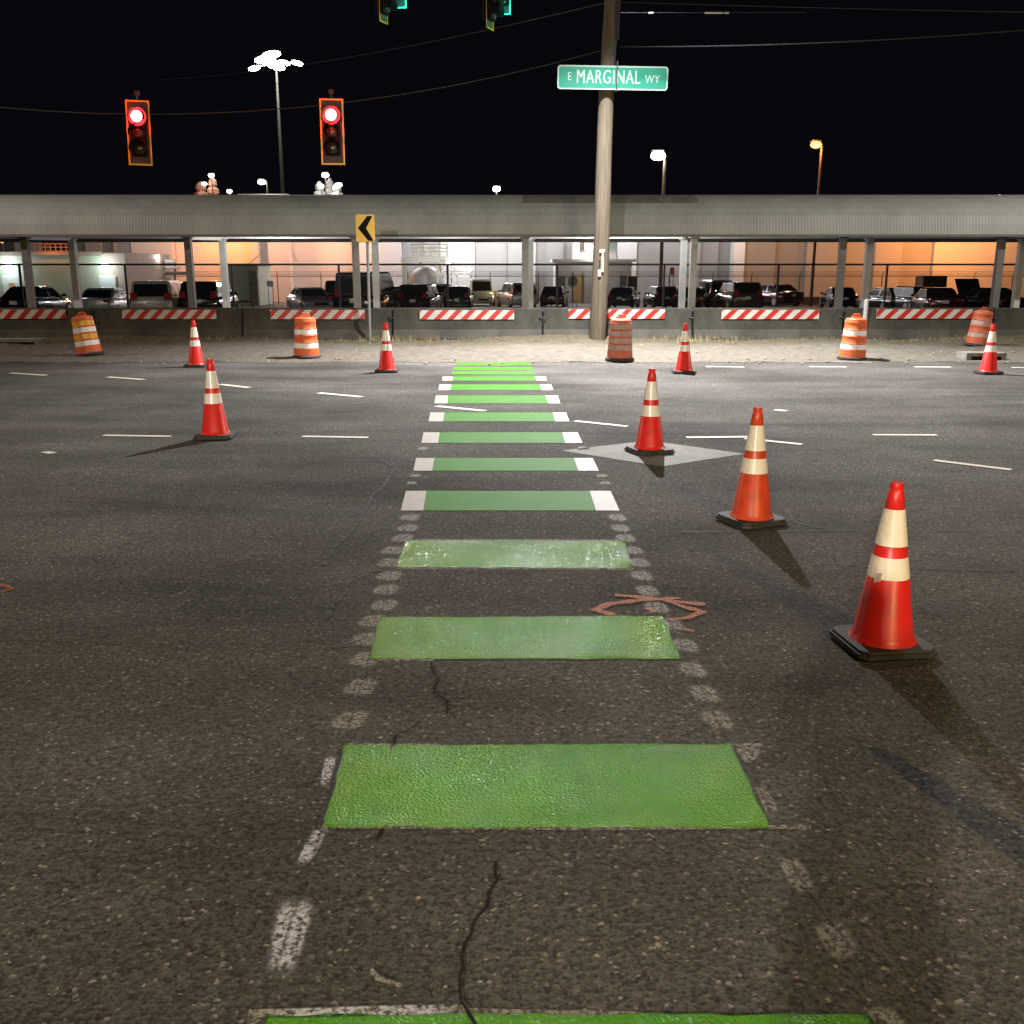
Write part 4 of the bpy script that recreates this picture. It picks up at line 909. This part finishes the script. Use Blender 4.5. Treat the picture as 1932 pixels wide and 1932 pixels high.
# bollards and rails
def bollard(px, Y, h, m, label, r_=.1):
    x = P(px, 560, Y).x; bm = BM(); lathe(bm, [(r_, -.05), (r_, h - .05), (r_ * .6, h), (.01, h + .01)], 12); o = obj('bollard', bm, m, loc=(x, Y, lot(Y))); tag(o, label, 'bollard', 'yellow bollards near the white SUV'); return o
YB = mat('bollard_yellow', (.80, .52, .05), .5)
for px, l in ((935, 'leftmost yellow bollard left of the white SUV'), (942, 'second yellow bollard from the left, near the white SUV'), (949, 'third yellow bollard from the left, near the white SUV'), (1031, 'yellow bollard immediately left of the maroon hatchback'), (1040, 'yellow bollard seen just above the maroon hatchback')): bollard(px, 78, 1.15, YB, l, .11)
light('bollard_source', 'POINT', P(945, 520, 76), 60, (1, .8, .4), .1)
t = thing('red_rail', 'low dark red pipe rail right of the black sport utility', 'railing', (P(463, 560, 50).x, 50, lot(50)))
for dx in (-.35, .35): bm = BM(); tube(bm, [(dx, 0, 0), (dx, 0, .75)], .05, 6); obj('post', bm, mat('rail_red', (.25, .03, .02), .5), t)
bm = BM(); tube(bm, [(-.35, 0, .75), (.35, 0, .75)], .05, 6); obj('rail', bm, mat('rail_red', (.25, .03, .02), .5), t)
# low walls behind the cars
OC = dirty('low_wall_concrete', (.42, .32, .24), (.34, .26, .2), 1, .8)
for (a, b, l) in ((1400, 1478, 'left low concrete wall block behind the right hand cars'), (1480, 1560, 'right low concrete wall block behind the right hand cars')):
    bm = BM(); pbox(bm, a, b, 560, 573, 80, .4, lot(80)); o = obj('low_wall', bm, OC); tag(o, l, 'low wall', 'low concrete walls in the lot')
for i, (a, b) in enumerate(((1402, 1450), (1500, 1545), (1560, 1650), (1700, 1730), (1805, 1835), (1870, 1905))):
    bm = BM(); Yw = 60; p, q = P(a, 575, Yw), P(b, 575, Yw); z = lot(Yw); box(bm, p.x, q.x, Yw - .12, Yw + .12, z, z + .23)
    o = obj('wheel_stop', bm, mat('wheel_stop_white', (.75, .76, .70), .5), bevel=.03); tag(o, ['first', 'second', 'third', 'fourth', 'fifth', 'rightmost'][i] + ' white wheel stop from the left, above the right barriers', 'wheel stop', 'white wheel stops')

# ---------------------------------------------------------------- parked vehicles
CARP = {}
def paint(name, c, rough=.28):
    return mat('paint_' + name, c, rough, .2, coat=.8)
def car(kind, px, Y, rel, pm, label, sc=1.0, lights='rear', name=None):
    K = {   # length, width, height, belt, hood z, trunk z, cabin rear x, roof rear x, roof front x, windscreen foot x
        'sedan': (4.6, 1.82, 1.42, .92, .88, .98, -1.85, -1.05, .25, 1.05), 'suv': (4.7, 1.92, 1.74, 1.08, 1.08, 1.08, -2.28, -2.05, .35, 1.05),
        'hatch': (4.1, 1.76, 1.48, .95, .92, .96, -1.98, -1.45, .25, 1.05), 'minivan': (5.0, 1.98, 1.74, 1.02, .98, 1.02, -2.42, -2.15, .75, 1.65),
        'pickup': (5.5, 1.96, 1.80, 1.12, 1.12, 1.12, -.55, -.35, .75, 1.40), 'van': (5.4, 2.0, 2.15, 1.15, 1.10, 1.15, -2.66, -2.58, 1.0, 1.75)}[kind]
    Ln, W, Ht, belt, hood, trunk, cr, rr_, rf, wf = K
    x = P(px, 560, Y).x; heading = (-UP if rel > 500 else UP) - math.atan2(x, Y) - R(rel - 1000 if rel > 500 else rel)
    nm = name or {'sedan': 'parked_car', 'hatch': 'parked_car', 'suv': 'parked_suv', 'minivan': 'parked_minivan', 'pickup': 'parked_pickup', 'van': 'parked_van'}[kind]
    t = thing(nm, label, {'sedan': 'car', 'hatch': 'car', 'suv': 'SUV', 'minivan': 'minivan', 'pickup': 'pickup truck', 'van': 'van'}[kind], (x, Y, lot(Y) + .0), heading, 'vehicles parked behind the fence')
    t.scale = (sc, sc, sc)
    # lower body: sections along x
    bm = BM(); secs = []
    hw = W / 2; st = [(-Ln / 2, .86, .42, trunk * .80), (-Ln / 2 + .06, .93, .30, trunk * .97), (-Ln / 2 + .5, .99, .24, trunk), (cr, 1.0, .22, max(trunk, belt)), (0, 1.0, .20, belt), (wf, 1.0, .22, belt * .985), (Ln / 2 - .9, .98, .22, hood * .95), (Ln / 2 - .25, .90, .26, hood * .82), (Ln / 2, .78, .36, hood * .62)]
    for (sx, wf_, zl, zh) in st:
        w_ = hw * wf_; zm = (zl + zh) / 2
        ring = [(0, zl), (w_ * .8, zl), (w_ * .97, zl + .08), (w_, zm), (w_ * .97, zh - .12), (w_ * .88, zh - .01), (0, zh + .025)]
        ring = ring + [(-y, z) for y, z in ring[-2:0:-1]]
        secs.append([bm.verts.new((sx, y, z)) for y, z in ring])
    n = len(secs[0])
    for a, b in zip(secs, secs[1:]):
        for i in range(n): bm.faces.new((a[i], a[(i + 1) % n], b[(i + 1) % n], b[i]))
    bm.faces.new(secs[0][::-1]); bm.faces.new(secs[-1])
    body = obj('body', bm, pm, t, smooth=True, bevel=.02); body.modifiers['bevel'].angle_limit = R(40)
    # cabin with glazing
    tw = hw * (.74 if kind in ('sedan', 'hatch') else .82); bw = hw * .90
    def cab(x0, x1, zz, ww): return [(x0, -ww, zz), (x1, -ww, zz), (x1, ww, zz), (x0, ww, zz)]
    bm = BM(); lo = cab(cr, wf, belt - .03, bw); up = cab(rr_, rf, Ht - .06, tw); tp = cab(rr_ + .15, rf - .15, Ht, tw * .86)
    V = [[bm.verts.new(p) for p in q] for q in (lo, up, tp)]
    for a, b in zip(V, V[1:]):
        for i in range(4): bm.faces.new((a[i], a[(i + 1) % 4], b[(i + 1) % 4], b[i]))
    bm.faces.new(V[2]); obj('cabin', bm, pm, t, bevel=.03)
    def lerp(a, b, u): return tuple(a[i] + (b[i] - a[i]) * u for i in range(3))
    def pane(a, b, c, d, m=GLASS, k=.10, kt=.10):
        ctr = Vector([(a[i] + b[i] + c[i] + d[i]) / 4 for i in range(3)]); nrm = (Vector(b) - Vector(a)).cross(Vector(d) - Vector(a)).normalized()
        if nrm.dot(ctr - Vector((0, 0, 1))) < 0: nrm = -nrm
        q = []
        for (u, v) in ((k, .12), (1 - k, .12), (1 - k, 1 - kt), (k, 1 - kt)):
            p0, p1 = Vector(a).lerp(Vector(b), u), Vector(d).lerp(Vector(c), u); q.append(p0.lerp(p1, v) + nrm * .012)
        bm = BM(); poly(bm, q); return obj('window', bm, m, t)
    pane(lo[0], lo[3], up[3], up[0], k=.07); pane(lo[1], lo[2], up[2], up[1], k=.07)
    for s_, (i, j) in ((-1, (0, 1)), (1, (3, 2))):
        A, B, C, D = lo[i], lo[j], up[j], up[i]
        pane(A, lerp(A, B, .5), lerp(D, C, .5), D, k=.07); pane(lerp(A, B, .5), B, C, lerp(D, C, .5), k=.07)
        bm = BM(); box(bm, wf - .28, wf - .10, s_ * (hw + .02) - .09, s_ * (hw + .02) + .09, belt + .0, belt + .14); obj('wing_mirror', bm, pm, t, bevel=.03)
    if kind == 'pickup':
        bm = BM(); box(bm, -Ln / 2 + .15, cr - .05, -hw * .82, hw * .82, trunk - .02, trunk + .032); obj('bed', bm, BLACK, t)
    for wx in (-Ln / 2 + .85, Ln / 2 - .92):
        for s_ in (-1, 1):
            rw = .33 if kind in ('sedan', 'hatch') else .38
            M4 = Matrix.Translation((wx, s_ * (hw - .10), rw)) @ Matrix.Rotation(R(90), 4, 'X')
            bm = BM(); lathe(bm, [(rw * .72, -.11), (rw * .96, -.11), (rw, -.08), (rw, .08), (rw * .96, .11), (rw * .72, .11)], 20); bmesh.ops.transform(bm, matrix=M4, verts=bm.verts[:]); wh = obj('wheel', bm, RUBBER, t)
            bm = BM(); lathe(bm, [(rw * .66, -.12), (rw * .66, .12)], 14); bmesh.ops.transform(bm, matrix=M4, verts=bm.verts[:]); obj('rim', bm, mat('rim', (.35, .35, .36), .35, .6), wh)
    tall = kind in ('suv', 'minivan', 'van'); zt = trunk * .86 if not tall else belt * .95
    for s_ in (-1, 1):
        bm = BM(); box(bm, -Ln / 2 - .012, -Ln / 2 + .12, s_ * hw * .72 - .14, s_ * hw * .72 + .14, zt - (.08 if not tall else .05), zt + (.05 if not tall else .28)); obj('tail_light', bm, mat('tail_red', (.30, .012, .01), .15, coat=.6), t, bevel=.03)
        bm = BM(); box(bm, Ln / 2 - .16, Ln / 2 + .0, s_ * hw * .62 - .17, s_ * hw * .62 + .17, hood * .60, hood * .60 + .15); obj('headlight', bm, mat('headlight_glass', (.62, .64, .66), .08, coat=1), t, bevel=.03)
    bm = BM(); box(bm, -Ln / 2 - .06, -Ln / 2 + .10, -hw * .84, hw * .84, .40, .56); obj('rear_bumper', bm, pm, t, bevel=.04)
    bm = BM(); box(bm, Ln / 2 - .14, Ln / 2 + .05, -hw * .76, hw * .76, .30, .50); obj('front_bumper', bm, pm, t, bevel=.04)
    bm = BM(); box(bm, Ln / 2 - .06, Ln / 2 + .02, -hw * .42, hw * .42, .52, .64); obj('grille', bm, BLACK, t, bevel=.01)
    zp = .66 if not tall else .78
    bm = BM(); box(bm, -Ln / 2 - .03, -Ln / 2 + .05, -.16, .16, zp, zp + .16); obj('number_plate', bm, mat('plate_pale', (.70, .70, .64), .35), t, bevel=.005)
    return t
UP = R(90)          # heading: nose away from the viewer
BK = paint('black', (.012, .011, .012), .18); DG = paint('dark_green_grey', (.030, .036, .032), .22); SV = paint('silver', (.42, .43, .45), .3); WH = paint('white', (.62, .63, .62), .3)
MR = paint('maroon', (.055, .012, .012), .2); DB = paint('dark_blue', (.012, .018, .035), .2); BR = paint('brown', (.07, .045, .03), .25); SG = paint('warm_silver', (.36, .35, .32), .3)
car('sedan', 68, 49, 24, BK, 'black sedan at far left seen from behind its left rear, pale number plate', 1.05)
car('sedan', 203, 50, 18, SV, 'silver sedan left of the pale minivan, rear view')
car('minivan', 305, 47, 11, SG, 'large pale silver minivan with dark rear window at left', 1.0)
car('suv', 398, 48, 14, BK, 'black sport utility vehicle just right of the pale minivan', 1.0)
car('sedan', 586, 56, 986, SV, 'silver sedan facing the viewer, left of the big black pickup')
car('pickup', 642, 58, -4, DB, 'dark blue pickup with orange-red tail lamp beside the silver sedan')
car('van', 697, 49, 16, BK, 'big black van with tall roof behind the chevron sign post', 1.0)
car('hatch', 757, 60, 10, BK, 'black hatchback mostly hidden behind the big black van')
car('suv', 795, 54, 12, paint('matt_black', (.006, .006, .006), .7), 'matt black covered vehicle between black van and white pickup', .92)
car('pickup', 832, 66, 8, WH, 'white pickup partly hidden left of the dark green SUV', .9)
car('suv', 865, 62, 3, DG, 'dark green-grey SUV in the centre facing away', .86)
car('van', 908, 78, 997, WH, 'pale delivery vehicle with roof rack right of the dark green SUV', .92)
car('suv', 973, 72, -16, WH, 'white SUV partly hidden by a column at centre')
car('hatch', 1046, 74, 5, MR, 'small maroon hatchback left of the octagonal sign')
car('sedan', 1177, 70, 8, DG, 'dark coupe just right of the utility pole, pale plate')
car('suv', 1245, 70, -14, DG, 'dark green-grey compact utility car right of the coupe', .86)
car('sedan', 1278, 82, -30, BR, 'brown sedan partly behind the compact utility car')
car('sedan', 1305, 64, 10, BK, 'black car hidden behind the pair of pale columns', 1.0)
car('van', 1345, 68, -14, BR, 'tall brown box van right of the pair of pale columns', .88)
car('suv', 1390, 61, -16, BR, 'dark brown SUV in front of the bright wall strip', 1.0)
car('sedan', 1458, 78, -35, MR, 'dark reddish car standing before the low concrete wall', 1.15)
car('sedan', 1582, 68, -12, BK, 'black sedan beside the dark right column, shining paint')
car('hatch', 1668, 62, -35, BK, 'black hatchback left in the crowded group at right', .95)
car('suv', 1712, 60, -30, DB, 'dark blue SUV in middle of the crowded group at right', .86)
car('sedan', 1763, 54, -14, MR, 'maroon sedan in the crowded group at right', 1.0)
hk = car('sedan', 1856, 54, -40, BK, 'black car with raised hood at far right', 1.0)
bm = BM(); box(bm, -.55, .55, -.75, .75, 0, .05); o = obj('raised_hood', bm, BK, hk, bevel=.02); o.location = (1.25, 0, 1.35); o.rotation_euler = (0, R(-62), 0)

# person taking the picture, standing behind the lens (outside the frame, casts the long shadow)
def person(loc):
    J = [(0, 0, .95, .15), (0, 0, 1.2, .15), (0, 0, 1.42, .17), (0, .01, 1.54, .065), (0, .03, 1.64, .095), (0, .02, 1.76, .085),
         (-.19, 0, 1.43, .07), (-.24, .10, 1.22, .05), (-.10, .24, 1.42, .038), (-.07, .27, 1.50, .035), (.19, 0, 1.43, .07), (.24, .10, 1.22, .05), (.10, .24, 1.42, .038), (.07, .27, 1.50, .035),
         (-.10, 0, .88, .10), (-.11, .01, .48, .07), (-.12, -.02, .08, .05), (-.13, .10, .04, .045), (.10, 0, .88, .10), (.11, .01, .48, .07), (.12, -.02, .08, .05), (.13, .10, .04, .045)]
    E = [(0, 1), (1, 2), (2, 3), (3, 4), (4, 5), (2, 6), (6, 7), (7, 8), (8, 9), (2, 10), (10, 11), (11, 12), (12, 13), (0, 14), (14, 15), (15, 16), (16, 17), (0, 18), (18, 19), (19, 20), (20, 21)]
    me = bpy.data.meshes.new('person'); me.from_pydata([j[:3] for j in J], E, []); o = bpy.data.objects.new('person', me); COL.objects.link(o)
    me.materials.append(dirty('dark_clothing', (.03, .03, .035), (.05, .05, .055), 5, .9))
    o.modifiers.new('skin', 'SKIN'); o.modifiers.new('sub', 'SUBSURF').levels = 2
    for v, j in zip(me.skin_vertices[0].data, J): v.radius = (j[3], j[3])
    me.skin_vertices[0].data[0].use_root = True
    o.modifiers['sub'].render_levels = 2; o.location = loc; return o
pr = person((-.02, -.42, .02)); tag(pr, 'person in dark clothing standing behind the lens, holding up both hands', 'person')
